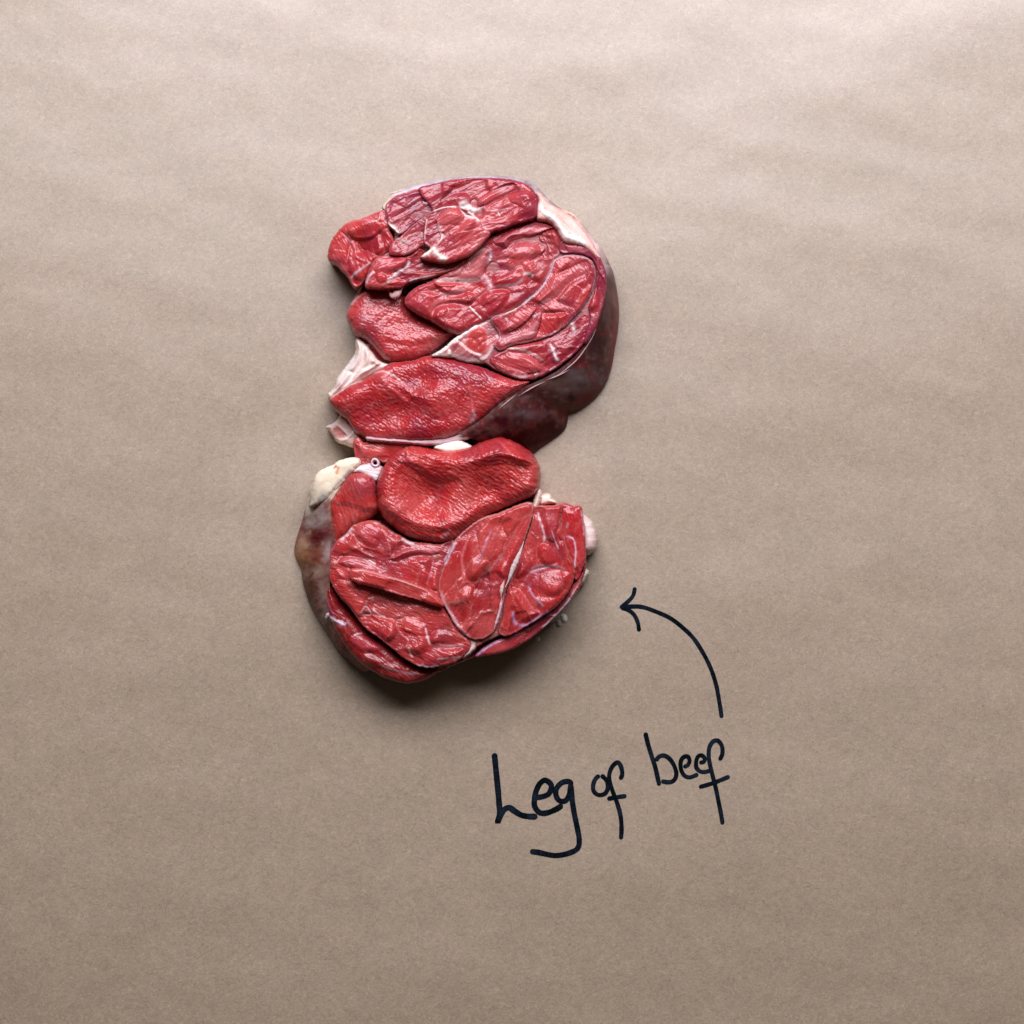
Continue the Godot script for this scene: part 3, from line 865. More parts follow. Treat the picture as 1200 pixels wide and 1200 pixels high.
	# folded fat at the left edge
	lump(o, c, k, "fat", [415, 394, 424, 399, 434, 411, 441, 420, 449, 424, 457, 426, 446, 433, 436, 437, 420, 446, 402, 457, 393, 460, 383, 466, 381, 460, 388, 452, 391, 442, 400, 430, 408, 420, 414, 410],
		{"z": 26.0, "tx": 0.30, "bulge": 8.0, "r": 7.0, "label": "white folded fat at the left edge of the slice", "col": Color(0.72, 0.62, 0.57), "alt": Color(0.70, 0.52, 0.46), "strand": WHITE, "strands": 0.15, "fib": 118.0, "fa": 0.8, "fl": 0.03, "fc": 0.16, "mat": fat, "rim": CREAM, "rims": 0.4, "folds": true,
		"lobes": [[[415, 397, 421, 399, 424, 408, 421, 422, 412, 434, 405, 432, 412, 420, 415, 408], 10.0, 5.0], [[425, 404, 433, 412, 432, 424, 422, 434, 416, 434, 424, 420], 9.0, 5.0], [[411, 436, 404, 433, 394, 446, 389, 454, 386, 460, 396, 454, 405, 446], 11.0, 5.0], [[420, 432, 430, 428, 438, 424, 443, 426, 432, 434, 416, 444, 404, 452, 396, 456, 406, 446], 12.0, 5.0], [[434, 415, 442, 421, 449, 425, 440, 427, 432, 424], 8.0, 4.0]],
		"lines": [[[417, 436, 410, 444], 1.5, RED, 0.6, -0.6], [[397, 447, 389, 453], 1.6, BRIGHT, 0.6, -0.5], [[436, 421, 441, 426, 445, 424], 2.0, RED, 0.6]]})
	# the pale gristle wedge in the middle
	lump(o, c, k, "gristle", [505, 416, 520, 407, 532, 396, 545, 387, 560, 378, 575, 373.5, 588, 378, 586, 392, 592, 400, 580, 410, 574, 420, 566, 424, 545, 423, 530, 418, 515, 417],
		{"z": 43.0, "bulge": 7.0, "r": 9.0, "col": Color(0.550, 0.240, 0.240), "alt": Color(0.550, 0.160, 0.160), "strand": WHITE, "strands": 0.4, "fib": 145.0, "fa": 0.7, "rim": Color(0.740, 0.620, 0.580), "rims": 0.9, "rimw": 6.0,
		"lobes": [[[547, 394, 553, 385, 562, 382, 570, 388, 571, 400, 567, 414, 556, 412, 546, 408], 4.0, 6.0, 0.0, 0.0, Color(0.405, 0.033, 0.031), 0.9]],
		"steps": [[[526, 404, 536, 400, 546, 408, 556, 414, 566, 416], -3.0, 3.0, WHITE, 0.6], [[553, 396, 560, 399, 563, 407], 2.5, 3.0]],
		"lines": [[[507, 415, 520, 407, 533, 396, 547, 387, 562, 378], 3.2, Color(0.780, 0.700, 0.640), 0.95, 1.2], [[508, 415, 524, 417, 527, 408], 3.2, Color(0.760, 0.640, 0.540), 0.9, 1.0], [[560, 422, 570, 418, 577, 410, 590, 400], 4.5, Color(0.660, 0.460, 0.450), 0.8, 0.6]]})
	# right: lobes between the seams
	lump(o, c, k, "muscle", [575, 373, 592, 367, 606, 360, 618, 350, 630, 340, 638, 330, 645, 317, 650, 304, 660, 299, 675, 298, 690, 302, 697, 312, 698, 326, 694, 341, 687, 353, 680, 364, 671, 373, 660, 384, 645, 393, 630, 398, 613, 402, 598, 405, 586, 410, 578, 404, 585, 392],
		{"z": 47.0, "bulge": 7.0, "r": 8.0, "col": Color(0.378, 0.022, 0.028), "alt": Color(0.414, 0.050, 0.059), "fib": 55.0, "fa": 0.7, "na": 0.7, "strands": 0.35, "rim": SILVER, "rims": 0.6,
		"lobes": [[[640, 338, 650, 320, 664, 316, 680, 309, 690, 306, 693, 314, 680, 321, 667, 329, 655, 341, 642, 350, 632, 356, 629, 350], 4.0, 5.0, 0.0, 0.05, PINK, 0.25],
			[[667, 331, 681, 323, 694, 319, 693, 339, 686, 352, 677, 361, 665, 359, 652, 352, 656, 343], 4.0, 6.0, 0.0, 0.0, null, 0.0, 110.0],
			[[635, 359, 650, 353, 666, 360, 660, 365, 641, 367], 3.0, 4.0, 0.0, 0.0, PINK, 0.3],
			[[630, 369, 648, 366, 664, 367, 663, 374, 650, 387, 636, 394, 627, 391], 4.0, 6.0, 0.0, 0.0, BRIGHT, 0.6],
			[[604, 366, 618, 356, 628, 359, 624, 368, 612, 380, 598, 388, 588, 388, 594, 376], 3.5, 5.0, 0.0, 0.0, PINK, 0.3, 30.0],
			[[585, 392, 600, 390, 618, 384, 634, 366, 628, 393, 612, 399, 598, 402, 586, 405], 3.0, 5.0, 0.0, 0.0, Color(0.450, 0.160, 0.170), 0.7, 150.0],
			[[650, 311, 655, 302, 666, 303, 668, 309, 660, 317, 650, 323, 648, 318], 3.0, 4.0, 0.0, 0.0, BRIGHT, 0.4]],
		"steps": [[[630, 357, 645, 350, 656, 342, 666, 331, 681, 322, 692, 313], 3.5, 4.0, PINK, 0.85, 1.5], [[628, 368, 645, 364, 664, 365], 3.0, 4.0, PINK, 0.5], [[650, 321, 664, 314, 680, 306, 694, 304], 3.0, 3.0, PINK, 0.4]],
		"lines": [[[606, 361, 620, 351, 632, 340, 641, 326, 648, 308, 652, 300], 1.8, SILVER, 0.8, 0.8], [[590, 367, 596, 364, 606, 361], 2.6, CREAM, 0.9, 0.8], [[592, 372, 598, 380], 3.5, SILVER, 0.5], [[624, 372, 630, 368, 634, 366], 2.5, Color(0.500, 0.420, 0.500), 0.7], [[669, 333, 678, 336, 684, 341], 1.0, PINK, 0.7], [[632, 357, 640, 352, 647, 350], 2.0, WHITE, 0.5]]})
	lump(o, c, k, "muscle", [573, 421, 585, 411, 602, 405, 616, 402, 632, 399, 645, 394, 660, 386, 672, 376, 685, 367, 693, 372, 692, 388, 684, 402, 673, 414, 660, 425, 645, 435, 631, 442, 621, 444, 608, 443, 594, 437, 582, 431],
		{"z": 45.0, "bulge": 7.0, "r": 8.0, "col": RED, "alt": Color(0.360, 0.028, 0.037), "fib": 150.0, "fa": 0.8, "na": 0.7, "strands": 0.4, "rim": Color(0.300, 0.050, 0.090), "rims": 0.6,
		"lobes": [[[580, 421, 594, 412, 606, 413, 618, 415, 628, 420, 635, 432, 622, 437, 604, 433, 590, 429], 4.5, 6.0, 0.0, 0.0, Color(0.414, 0.050, 0.056), 0.6, 20.0], [[643, 420, 646, 404, 658, 393, 672, 385, 686, 380, 684, 392, 674, 408, 662, 418, 652, 426], 3.5, 6.0, 0.0, 0.0, null, 0.0, 150.0], [[612, 408, 626, 402, 640, 402, 644, 415, 645, 428, 636, 428, 626, 416], 2.0, 5.0, 0.0, 0.0, DEEP, 0.3], [[594, 408, 610, 404, 625, 403, 618, 412, 600, 412], 2.5, 3.0]],
		"steps": [[[580, 412, 596, 408, 614, 411, 628, 417, 640, 426], 2.0, 3.0, WHITE, 0.6], [[652, 404, 664, 401, 676, 394], 1.8, 2.5, PINK, 0.6], [[646, 394, 660, 387, 674, 379], 2.5, 3.0]],
		"lines": [[[644, 402, 648, 410, 651, 418, 655, 424], 3.0, Color(0.660, 0.500, 0.500), 0.9, 0.8], [[666, 374, 671, 380, 673, 388], 3.2, WHITE, 0.75], [[578, 430, 592, 437, 606, 441, 620, 441], 3.0, Color(0.660, 0.400, 0.400), 0.8, 0.6], [[626, 440, 631, 437], 3.0, CREAM, 0.6], [[612, 444, 640, 436, 664, 421, 684, 400], 2.4, PURPLE, 0.7], [[682, 380, 686, 372, 690, 366], 2.5, PINK, 0.4]]})
	lump(o, c, k, "muscle", [659, 281, 674, 284, 689, 290, 700, 298, 708, 311, 711, 330, 708, 352, 701, 376, 693, 392, 685, 402, 687, 388, 692, 372, 690, 360, 696, 345, 700, 328, 699, 312, 692, 301, 676, 296, 660, 296, 655, 290],
		{"z": 48.0, "bulge": 5.0, "r": 6.0, "col": Color(0.306, 0.017, 0.031), "alt": PURPLE, "fib": 70.0, "fa": 0.5, "na": 0.6, "strands": 0.3, "rim": Color(0.224, 0.021, 0.053), "rims": 0.7, "rimw": 3.0,
		"lobes": [[[683, 358, 692, 342, 699, 338, 704, 350, 699, 366, 690, 365], 3.0, 4.0, 0.0, 0.0, RED, 0.6], [[661, 285, 676, 287, 688, 293, 680, 296, 666, 294], 2.0, 3.0, 0.0, 0.0, Color(0.460, 0.100, 0.120), 0.6]],
		"lines": [[[691, 338, 696, 346, 698, 354], 1.2, PINK, 0.7], [[694, 306, 702, 322, 700, 342], 1.4, Color(0.200, 0.007, 0.022), 0.7, -1.0]]})
	# the large soft muscle along the bottom
	lump(o, c, k, "muscle", [384, 467, 393, 459, 405, 451, 420, 445.5, 434, 438, 440, 433, 457, 424, 470, 422.5, 485, 420, 500, 416, 515, 416, 530, 419, 545, 423, 560, 427.5, 575, 433.5, 590, 439.5, 605, 444, 622, 446, 608, 458, 595, 466, 581, 477, 570, 487, 562, 493, 550, 501, 535, 509, 520, 513.5, 500, 515.5, 480, 516, 455, 515.5, 430, 513.5, 420, 509, 413, 503, 405, 491, 397, 484, 387, 475],
		{"z": 38.0, "tx": 0.05, "bulge": 15.0, "r": 18.0, "col": Color(0.369, 0.014, 0.019), "alt": Color(0.414, 0.020, 0.021), "pebble": 0.6, "fib": 28.0, "fa": 0.5, "fl": 0.09, "fc": 0.30, "na": 0.55, "nf": 0.26, "strands": 0.22, "rim": Color(0.500, 0.120, 0.110), "rims": 0.5,
		"lobes": [[[495, 452, 510, 445, 530, 446, 546, 452, 552, 466, 552, 482, 542, 496, 520, 498, 500, 490, 486, 474, 480, 462], 6.0, 14.0]],
		"steps": [[[430, 437, 447, 437, 460, 446, 474, 452, 490, 460], -6.0, 12.0, PINK, 0.5, 1.6], [[480, 470, 470, 462, 458, 452, 448, 440], 4.0, 9.0], [[535, 449, 548, 456, 552, 468, 554, 478], 2.0, 3.0, PINK, 0.6]],
		"blobs": [[445, 492, 28, -11.0], [415, 463, 15, 5.0], [493, 440, 16, -7.0], [470, 480, 16, -6.0], [555, 450, 22, 4.0]],
		"lines": [[[552, 468, 553, 476, 556, 482], 1.8, PINK, 0.6], [[553, 480, 556, 488, 550, 496], 3.0, SILVER, 0.5], [[436, 437, 447, 434, 458, 438, 472, 448], 1.5, WHITE, 0.6], [[612, 448, 596, 460, 580, 474, 566, 486], 2.0, PURPLE, 0.7], [[384, 466, 395, 459, 410, 449, 425, 444], 2.0, Color(0.680, 0.450, 0.400), 0.8]]})
	lump(o, c, k, "membrane", [428, 511, 445, 513, 465, 514, 490, 515, 520, 512.5, 540, 507, 553, 499, 565, 492, 571, 496, 562, 505, 547, 513, 527, 518.5, 500, 521, 470, 518.5, 445, 516.5, 430, 515],
		{"z": 39.0, "bulge": 4.0, "r": 3.0, "col": Color(0.520, 0.340, 0.360), "alt": Color(0.460, 0.220, 0.240), "strand": WHITE, "strands": 0.3, "fib": 170.0, "fa": 0.6, "fl": 0.03, "mat": fat, "rims": 0.1})
	lump(o, c, k, "gristle", [397, 483, 404, 489, 411, 499, 420, 508, 427, 513, 420, 519, 410, 522, 400, 518, 391, 515, 386, 507, 380, 501, 379, 498, 386, 495, 392, 491],
		{"z": 22.0, "bulge": 7.0, "r": 6.0, "tx": 0.2, "col": Color(0.580, 0.360, 0.300), "alt": Color(0.620, 0.480, 0.420), "strand": WHITE, "strands": 0.3, "rim": Color(0.720, 0.600, 0.520), "rims": 0.8, "rimw": 3.0, "mat": fat,
		"lobes": [[[386, 501, 394, 498, 403, 505, 402, 511, 395, 513, 389, 511], -4.0, 4.0, 0.0, 0.0, Color(0.420, 0.100, 0.080), 0.8]],
		"lines": [[[380, 499, 390, 496, 398, 502, 406, 510], 2.2, SILVER, 0.8, 1.6], [[392, 516, 402, 514, 411, 506, 414, 502], 2.4, Color(0.720, 0.620, 0.620), 0.9, 1.6]]})
	for line in [[703, 372, 696, 391, 686, 408, 673, 424], [699, 386, 690, 402, 677, 420, 661, 434, 648, 442], [640, 446, 625, 453, 608, 463], [668, 432, 655, 439, 640, 445], [606, 461, 596, 469, 584, 479]]:
		cord(o, c, k, "membrane_strand", line, 0.75, 44.5, 45.0, Color(0.42, 0.30, 0.29), fat, 0.4)
	cord(o, c, k, "loose_strand", [453, 223.5, 458, 222, 465, 221, 473, 218], 1.1, 30.0, 38.0, CREAM, fat)
	cord(o, c, k, "loose_strand", [664, 244, 669, 245, 674, 248, 677, 251], 1.2, 26.0, 26.0, Color(0.700, 0.520, 0.380), fat)


func lower_slice() -> void:
	var c := Vector2(525, 660)
	var k := 0.973
	var o := slice("beef_slice", c, k, "smaller lower slice of raw beef at the tip of the drawn arrow")
	lump(o, c, k, "body", [384, 600, 395, 575, 420, 552, 440, 548, 480, 530, 560, 524, 620, 545, 628, 580, 660, 598, 680, 612, 680, 660, 660, 700, 600, 740, 550, 765, 500, 782, 455, 780, 415, 750, 390, 710, 384, 650],
		{"z": 22.0, "bulge": 3.0, "col": DEEP, "alt": RED, "low": 1.0, "flare": -2.0})
	lump(o, c, k, "connective_tissue", [392, 655, 400, 640, 420, 622, 440, 620, 470, 634, 510, 642, 540, 632, 570, 610, 620, 595, 655, 596, 680, 600, 682, 640, 670, 680, 640, 715, 600, 738, 570, 752, 545, 766, 520, 776, 490, 778, 465, 762, 440, 738, 415, 712, 395, 685],
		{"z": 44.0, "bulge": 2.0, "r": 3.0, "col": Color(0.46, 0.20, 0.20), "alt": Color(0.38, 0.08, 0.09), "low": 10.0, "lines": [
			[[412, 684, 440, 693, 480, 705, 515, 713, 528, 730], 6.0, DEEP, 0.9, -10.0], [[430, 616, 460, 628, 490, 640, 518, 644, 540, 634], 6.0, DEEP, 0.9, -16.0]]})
	rind(o, c, k, "outer_skin", [404, 562, 396, 571, 389, 580, 385, 592, 385, 605, 386, 620, 389, 640, 388, 652, 383, 668, 381, 682, 381, 700, 383, 716, 388, 730, 397, 746, 408, 763, 421, 776, 434, 786],
		[366, 560, 361, 572, 357, 588, 354, 602, 349, 618, 345, 630, 342, 645, 344, 656, 350, 668, 353, 684, 358, 700, 364, 714, 374, 730, 384, 746, 396, 764, 410, 778, 426, 790],
		{"label": "brown and grey skin down the left side", "zt": 38.0, "belly": 3.0, "spread": 7.0, "col": Color(0.170, 0.068, 0.040), "alt": Color(0.110, 0.028, 0.022), "patches": [
			[370, 572, 22, 18, Color(0.66, 0.56, 0.42), 0.95], [360, 594, 10, 13, Color(0.50, 0.42, 0.33), 0.9], [374, 600, 9, 14, Color(0.24, 0.17, 0.155), 0.8], [364, 612, 14, 9, Color(0.27, 0.21, 0.19), 0.8],
			[368, 630, 18, 10, Color(0.075, 0.008, 0.010), 1.0], [348, 640, 9, 12, Color(0.33, 0.20, 0.13), 0.95], [352, 654, 14, 11, Color(0.30, 0.14, 0.06), 0.95], [370, 655, 12, 9, Color(0.15, 0.035, 0.022), 0.9], [383, 648, 5, 13, Color(0.34, 0.24, 0.23), 0.8],
			[366, 673, 15, 8, Color(0.24, 0.15, 0.11), 0.85], [360, 696, 8, 20, Color(0.085, 0.028, 0.014), 0.95], [375, 698, 6, 26, Color(0.24, 0.15, 0.12), 0.7], [376, 722, 8, 10, Color(0.20, 0.13, 0.12), 0.7], [402, 768, 22, 16, Color(0.10, 0.010, 0.014), 0.9]]})
	lump(o, c, k, "fat", [361, 580, 364, 566, 368, 556, 376, 550, 387, 545.5, 396, 540, 408, 537, 417, 537, 420, 542, 414, 551, 406, 558, 399, 567, 391, 575, 385, 582, 378, 587, 368, 591, 359, 593],
		{"z": 34.0, "blobs": [[361, 588, 9, -2.0, Color(0.30, 0.24, 0.20), 0.95], [376, 584, 9, -1.0, Color(0.34, 0.29, 0.27), 0.9], [366, 577, 7, 0.0, Color(0.52, 0.44, 0.33), 0.7]], "tx": 0.32, "ty": -0.05, "bulge": 6.0, "r": 9.0, "col": Color(0.800, 0.700, 0.520), "alt": Color(0.740, 0.600, 0.440), "strand": WHITE, "strands": 0.25, "fib": 130.0, "fa": 0.5, "na": 0.3, "mat": fat, "rim": Color(0.800, 0.720, 0.560), "rims": 0.5, "low": 3.0, "flare": 2.0,
		"lines": [[[392, 556, 394, 551, 395, 546], 3.0, Color(0.600, 0.180, 0.060), 0.8, -0.3], [[389, 549, 393, 545], 2.4, Color(0.450, 0.011, 0.012), 0.9, -0.2], [[411, 549, 402, 560, 392, 570, 382, 583], 2.2, Color(0.580, 0.480, 0.480), 0.7, -0.8], [[376, 590, 384, 580, 392, 573], 3.5, Color(0.420, 0.360, 0.380), 0.7, -0.3]]})
	# between the two slices
	lump(o, c, k, "muscle", [412.5, 516, 417, 511, 420.5, 513, 424, 518, 440, 514, 460, 514, 486, 518, 472, 526, 462, 533, 453, 540, 447, 541, 441, 538, 436, 537, 432, 542, 425, 545, 419, 543, 414.5, 535],
		{"z": 30.0, "bulge": 8.0, "r": 9.0, "col": Color(0.432, 0.030, 0.031), "alt": Color(0.468, 0.050, 0.050), "fib": 15.0, "fa": 0.4, "na": 0.6, "strands": 0.3, "blobs": [[440, 530, 8, 2.0], [426, 528, 7, 2.0, PINK, 0.3], [455, 532, 6, -2.0, RED, 0.5]]})
	lump(o, c, k, "sinew", [412, 553, 418, 546, 427, 544, 432, 543, 440, 545, 446, 548, 445, 556, 440, 564, 434, 561, 426, 556, 418, 554],
		{"z": 38.0, "bulge": 6.0, "r": 5.0, "col": Color(0.780, 0.680, 0.680), "alt": Color(0.740, 0.500, 0.500), "strand": WHITE, "strands": 0.4, "fib": 20.0, "fa": 1.2, "fc": 0.3, "mat": fat, "rim": PINK, "rims": 0.5})
	vessel(o, c, k)
	lump(o, c, k, "fat", [508, 524, 522, 519, 537, 516, 545, 519, 552, 524, 540, 530, 520, 530], {"z": 42.0, "bulge": 6.0, "r": 5.0, "col": Color(0.820, 0.760, 0.640), "alt": Color(0.800, 0.660, 0.560), "mat": fat, "fa": 0.2, "strands": 0.1})
	lump(o, c, k, "muscle", [384, 590, 391, 578, 399, 568, 406, 558, 412, 554, 421, 554, 433, 557, 438, 564, 440, 580, 443, 596, 436, 604, 426, 611, 413, 619, 405, 627, 396, 635, 390, 645, 386, 630, 384, 610],
		{"z": 34.0, "tx": 0.12, "ty": -0.14, "bulge": 13.0, "r": 14.0, "col": Color(0.387, 0.018, 0.020), "alt": Color(0.432, 0.033, 0.034), "fib": 75.0, "fa": 0.9, "fl": 0.06, "fc": 0.26, "na": 0.5, "strands": 0.4,
		"steps": [[[389, 592, 402, 590, 416, 594, 430, 598, 442, 592], 4.0, 9.0]], "blobs": [[420, 570, 14, 2.0, PINK, 0.25]]})
	# the raised dished muscle
	lump(o, c, k, "muscle", [441, 582, 440, 570, 442.5, 559, 450, 545, 460, 531, 470, 525.5, 480, 523, 490, 523.5, 510, 527, 530, 527, 550, 524, 562, 519, 575, 514.5, 588, 513, 603, 518, 615, 525, 624, 532, 629.5, 541, 632.5, 553, 632, 569, 628, 578, 615, 585.5, 600, 592, 585, 598.5, 570, 606, 553, 618, 542, 627, 532, 634, 518, 637, 503, 636, 488, 633, 473, 627, 459, 617, 449, 607, 443, 596],
		{"z": 42.0, "ty": -0.02, "bulge": 24.0, "r": 20.0, "col": Color(0.405, 0.017, 0.021), "alt": Color(0.450, 0.026, 0.029), "pebble": 0.6, "fib": 35.0, "fa": 1.3, "fl": 0.075, "fc": 0.25, "na": 0.8, "nf": 0.30, "strands": 0.4, "wave": 2.0, "rim": Color(0.405, 0.017, 0.019), "rims": 0.5,
		"lobes": [[[462, 533, 480, 528, 500, 531, 520, 533, 545, 531, 565, 525, 585, 519, 605, 524, 620, 534, 624, 545, 605, 546, 585, 544, 565, 548, 545, 556, 525, 558, 505, 552, 485, 542, 470, 540], 6.0, 12.0, 0.0, 0.0, null, 0.0, 12.0]],
		"steps": [[[447, 588, 456, 600, 470, 609, 486, 616, 505, 620.5, 525, 620, 545, 614, 562, 602, 585, 590], 9.0, 13.0, Color(0.468, 0.050, 0.050), 0.35, 2.0], [[464, 530, 474, 540, 488, 550, 505, 560, 522, 562, 545, 560], 6.0, 12.0], [[585, 517, 596, 530, 612, 545, 626, 552], 4.0, 7.0]],
		"blobs": [[503, 580, 28, -24.0], [570, 578, 26, -17.0], [470, 560, 16, -4.0], [466, 596, 12, 2.0, PINK, 0.2], [535, 600, 14, -2.0, PINK, 0.15]],
		"lines": [[[515, 632, 522, 627, 528, 618], 4.0, Color(0.550, 0.200, 0.200), 0.6, 0.2], [[471, 526, 482, 531, 491, 541], 3.0, Color(0.550, 0.110, 0.080), 0.5]]})
	# left group below the crevice
	lump(o, c, k, "muscle", [386, 650, 390, 640, 396, 632, 404, 626, 412, 617, 424, 612, 437, 611, 447, 615, 460, 624, 470, 629, 480, 635, 500, 637, 515, 638, 531, 633, 528, 645, 523, 655, 518, 668, 515, 682, 516, 696, 518, 706, 505, 701, 485, 691, 462, 683, 440, 678, 420, 674, 402, 672, 388, 668],
		{"z": 43.0, "ty": 0.04, "bulge": 7.0, "r": 8.0, "col": Color(0.360, 0.019, 0.025), "alt": Color(0.387, 0.036, 0.045), "fib": 20.0, "fa": 0.5, "na": 0.6, "strands": 0.3,
		"lobes": [[[392, 652, 399, 635, 412, 625, 418, 636, 430, 648, 440, 654, 428, 652, 408, 648], 5.0, 6.0, 0.0, -0.1, BRIGHT, 0.3],
			[[413, 625, 424, 613, 440, 614, 448, 622, 441, 641, 427, 638], 5.0, 6.0, 0.0, 0.08, Color(0.378, 0.050, 0.068), 0.4],
			[[447, 618, 459, 627, 474, 633, 456, 649, 446, 641], 4.0, 5.0],
			[[454, 655, 464, 649, 475, 642, 500, 639, 523, 643, 510, 650, 490, 649, 475, 652, 463, 656], 6.0, 5.0, 0.0, 0.1, PINK, 0.35],
			[[462, 661, 478, 654, 498, 652, 506, 656, 500, 686, 482, 680, 468, 672], 4.0, 6.0, 0.0, 0.0, Color(0.378, 0.025, 0.028), 0.4],
			[[509, 654, 520, 652, 515, 672, 513, 692, 503, 686], 3.0, 5.0, 0.0, 0.0, BRIGHT, 0.3],
			[[395, 660, 408, 650, 430, 655, 448, 664, 458, 676, 440, 674, 415, 668], 4.0, 5.0, 0.0, 0.06, Color(0.450, 0.100, 0.110), 0.4]],
		"steps": [[[455, 656, 466, 656, 478, 651, 492, 649, 508, 650, 522, 643], 4.5, 5.0, PINK, 0.8, 1.5], [[392, 650, 410, 651, 430, 654, 445, 656], 4.5, 5.0], [[436, 628, 446, 635, 452, 645, 452, 652], 3.0, 4.0, PINK, 0.4]],
		"lines": [[[508, 650, 507, 662, 503, 676, 499, 688], 1.8, PINK, 0.85, 0.6], [[413, 625, 420, 637, 432, 643, 440, 645], 1.6, PINK, 0.8], [[447, 620, 453, 632, 457, 645, 456, 652], 1.5, PINK, 0.7], [[430, 655, 440, 662], 1.3, WHITE, 0.9], [[470, 630, 476, 635, 486, 637], 2.6, WHITE, 0.6], [[396, 634, 406, 627, 413, 618], 2.0, SILVER, 0.7], [[520, 660, 527, 646, 533, 634], 2.6, Color(0.580, 0.420, 0.480), 0.8]]})
	# the raised slab with the dark gap under it
	lump(o, c, k, "muscle", [410, 672, 413, 667, 426, 668, 446, 673.5, 466, 679, 486, 686, 501, 692, 513, 700, 520, 709, 514, 711, 500, 706, 480, 700, 460, 694.5, 440, 688, 421, 684, 412, 679],
		{"z": 54.0, "ty": -0.10, "bulge": 5.0, "r": 8.0, "col": Color(0.405, 0.025, 0.026), "alt": Color(0.450, 0.041, 0.043), "fib": 18.0, "fa": 0.5, "fl": 0.04, "rims": 0.5, "rim": PINK, "low": 20.0,
		"lines": [[[413, 668, 430, 669, 448, 674, 468, 680, 488, 687, 504, 694], 1.8, Color(0.600, 0.280, 0.280), 0.7], [[416, 682, 440, 689, 462, 695, 484, 701, 502, 707], 1.8, Color(0.450, 0.100, 0.150), 0.7]]})
	# the crescent under the slab
	lump(o, c, k, "muscle", [386, 668, 396, 663, 405, 668, 411, 676, 425, 680, 440, 685, 460, 690, 480, 696, 500, 703, 518, 708, 524, 720, 531, 732, 540, 742, 549, 749, 551, 757, 547, 765, 535, 775.5, 520, 780, 503, 783, 490, 781, 480, 776, 470, 770, 461, 762, 452, 755, 444, 748, 430, 739, 418, 725, 409, 712, 399, 702, 391, 690, 386, 679],
		{"z": 43.0, "ty": 0.02, "bulge": 8.0, "r": 9.0, "col": Color(0.369, 0.019, 0.022), "alt": Color(0.396, 0.039, 0.043), "fib": 20.0, "fa": 0.6, "na": 0.7, "strands": 0.3, "wave": 2.0,
		"lobes": [[[420, 722, 432, 716, 447, 722, 462, 726, 466, 738, 460, 750, 452, 752, 436, 740], 4.0, 6.0, 0.0, 0.0, BRIGHT, 0.4], [[466, 728, 478, 722, 492, 728, 500, 742, 500, 762, 485, 768, 472, 762, 468, 745], 5.0, 7.0, 0.0, 0.0, BRIGHT, 0.3], [[504, 745, 515, 738, 532, 742, 546, 752, 540, 756, 520, 756, 506, 756], 3.5, 5.0], [[503, 759, 520, 759, 542, 760, 538, 770, 520, 775, 502, 777, 496, 770], 4.0, 5.0, 0.0, 0.0, BRIGHT, 0.2], [[392, 668, 404, 668, 412, 676, 416, 690, 430, 704, 432, 714, 420, 718, 408, 706, 396, 690], 4.0, 7.0]],
		"steps": [[[418, 720, 430, 718, 446, 721, 462, 725, 476, 722, 490, 722], 3.0, 4.0, PINK, 0.6], [[395, 675, 408, 682, 414, 692, 428, 702], 2.5, 4.0], [[432, 708, 444, 704, 456, 708], 2.5, 4.0, PINK, 0.5], [[472, 722, 482, 717, 494, 722, 500, 734], 2.5, 4.0, PINK, 0.4], [[503, 757, 520, 758, 544, 758], 2.5, 3.0, WHITE, 0.6]],
		"lines": [[[464, 728, 466, 738, 472, 746, 478, 752, 474, 762], 1.8, PINK, 0.7, 0.5], [[498, 735, 501, 748, 504, 757], 2.0, Color(0.660, 0.420, 0.420), 0.8, 0.5], [[504, 757, 512, 756, 526, 759, 540, 757], 1.6, PINK, 0.7], [[510, 773, 525, 772, 540, 770], 1.8, SILVER, 0.7], [[421, 721, 428, 711, 434, 721, 421, 721], 1.0, WHITE, 0.7], [[436, 714, 444, 721, 452, 724], 1.4, WHITE, 0.75], [[438, 700, 430, 702], 1.0, WHITE, 0.7], [[478, 758, 481, 768, 484, 772], 1.6, WHITE, 0.5], [[486, 780, 500, 783, 515, 781], 2.4, Color(0.420, 0.360, 0.520), 0.85, 0.6]]})
	# rim at the lower left
	lump(o, c, k, "muscle", [380, 692, 384, 683, 388, 692, 398, 708, 412, 724, 425, 738, 440, 750, 452, 757, 462, 767, 476, 777, 490, 783, 505, 785, 512, 788, 504, 796, 490, 801.5, 475, 803.5, 460, 800.5, 445, 794.5, 430, 786, 418, 776.5, 405, 762, 394, 745, 385, 728, 380.5, 710],
		{"z": 32.0, "bulge": 12.0, "r": 12.0, "col": Color(0.20, 0.008, 0.012), "alt": Color(0.25, 0.012, 0.016), "vein": 0.0, "fib": 42.0, "fa": 0.6, "na": 0.7, "strands": 0.25, "low": 2.0, "flare": -1.0, "rim": Color(0.224, 0.008, 0.015), "rims": 0.7, "rimw": 6.0,
		"lobes": [[[408, 752, 414, 744, 428, 746, 442, 753, 447, 762, 434, 766, 420, 764], 3.5, 5.0, 0.0, 0.0, Color(0.378, 0.039, 0.056), 0.5], [[425, 768, 440, 768, 455, 775, 470, 780, 480, 787, 465, 790, 445, 785, 430, 778], 3.0, 5.0]],
		"steps": [[[440, 780, 455, 786, 470, 790, 488, 793], 2.0, 3.0, SILVER, 0.4]],
		"lines": [[[380, 722, 388, 727, 397, 731, 405, 734], 3.6, Color(0.560, 0.460, 0.540), 0.85, 1.6], [[381, 700, 384, 712, 390, 722], 2.0, Color(0.400, 0.100, 0.200), 0.7], [[410, 748, 418, 744, 424, 743], 1.4, SILVER, 0.7], [[384, 730, 390, 744, 398, 756], 1.4, SILVER, 0.5]]})
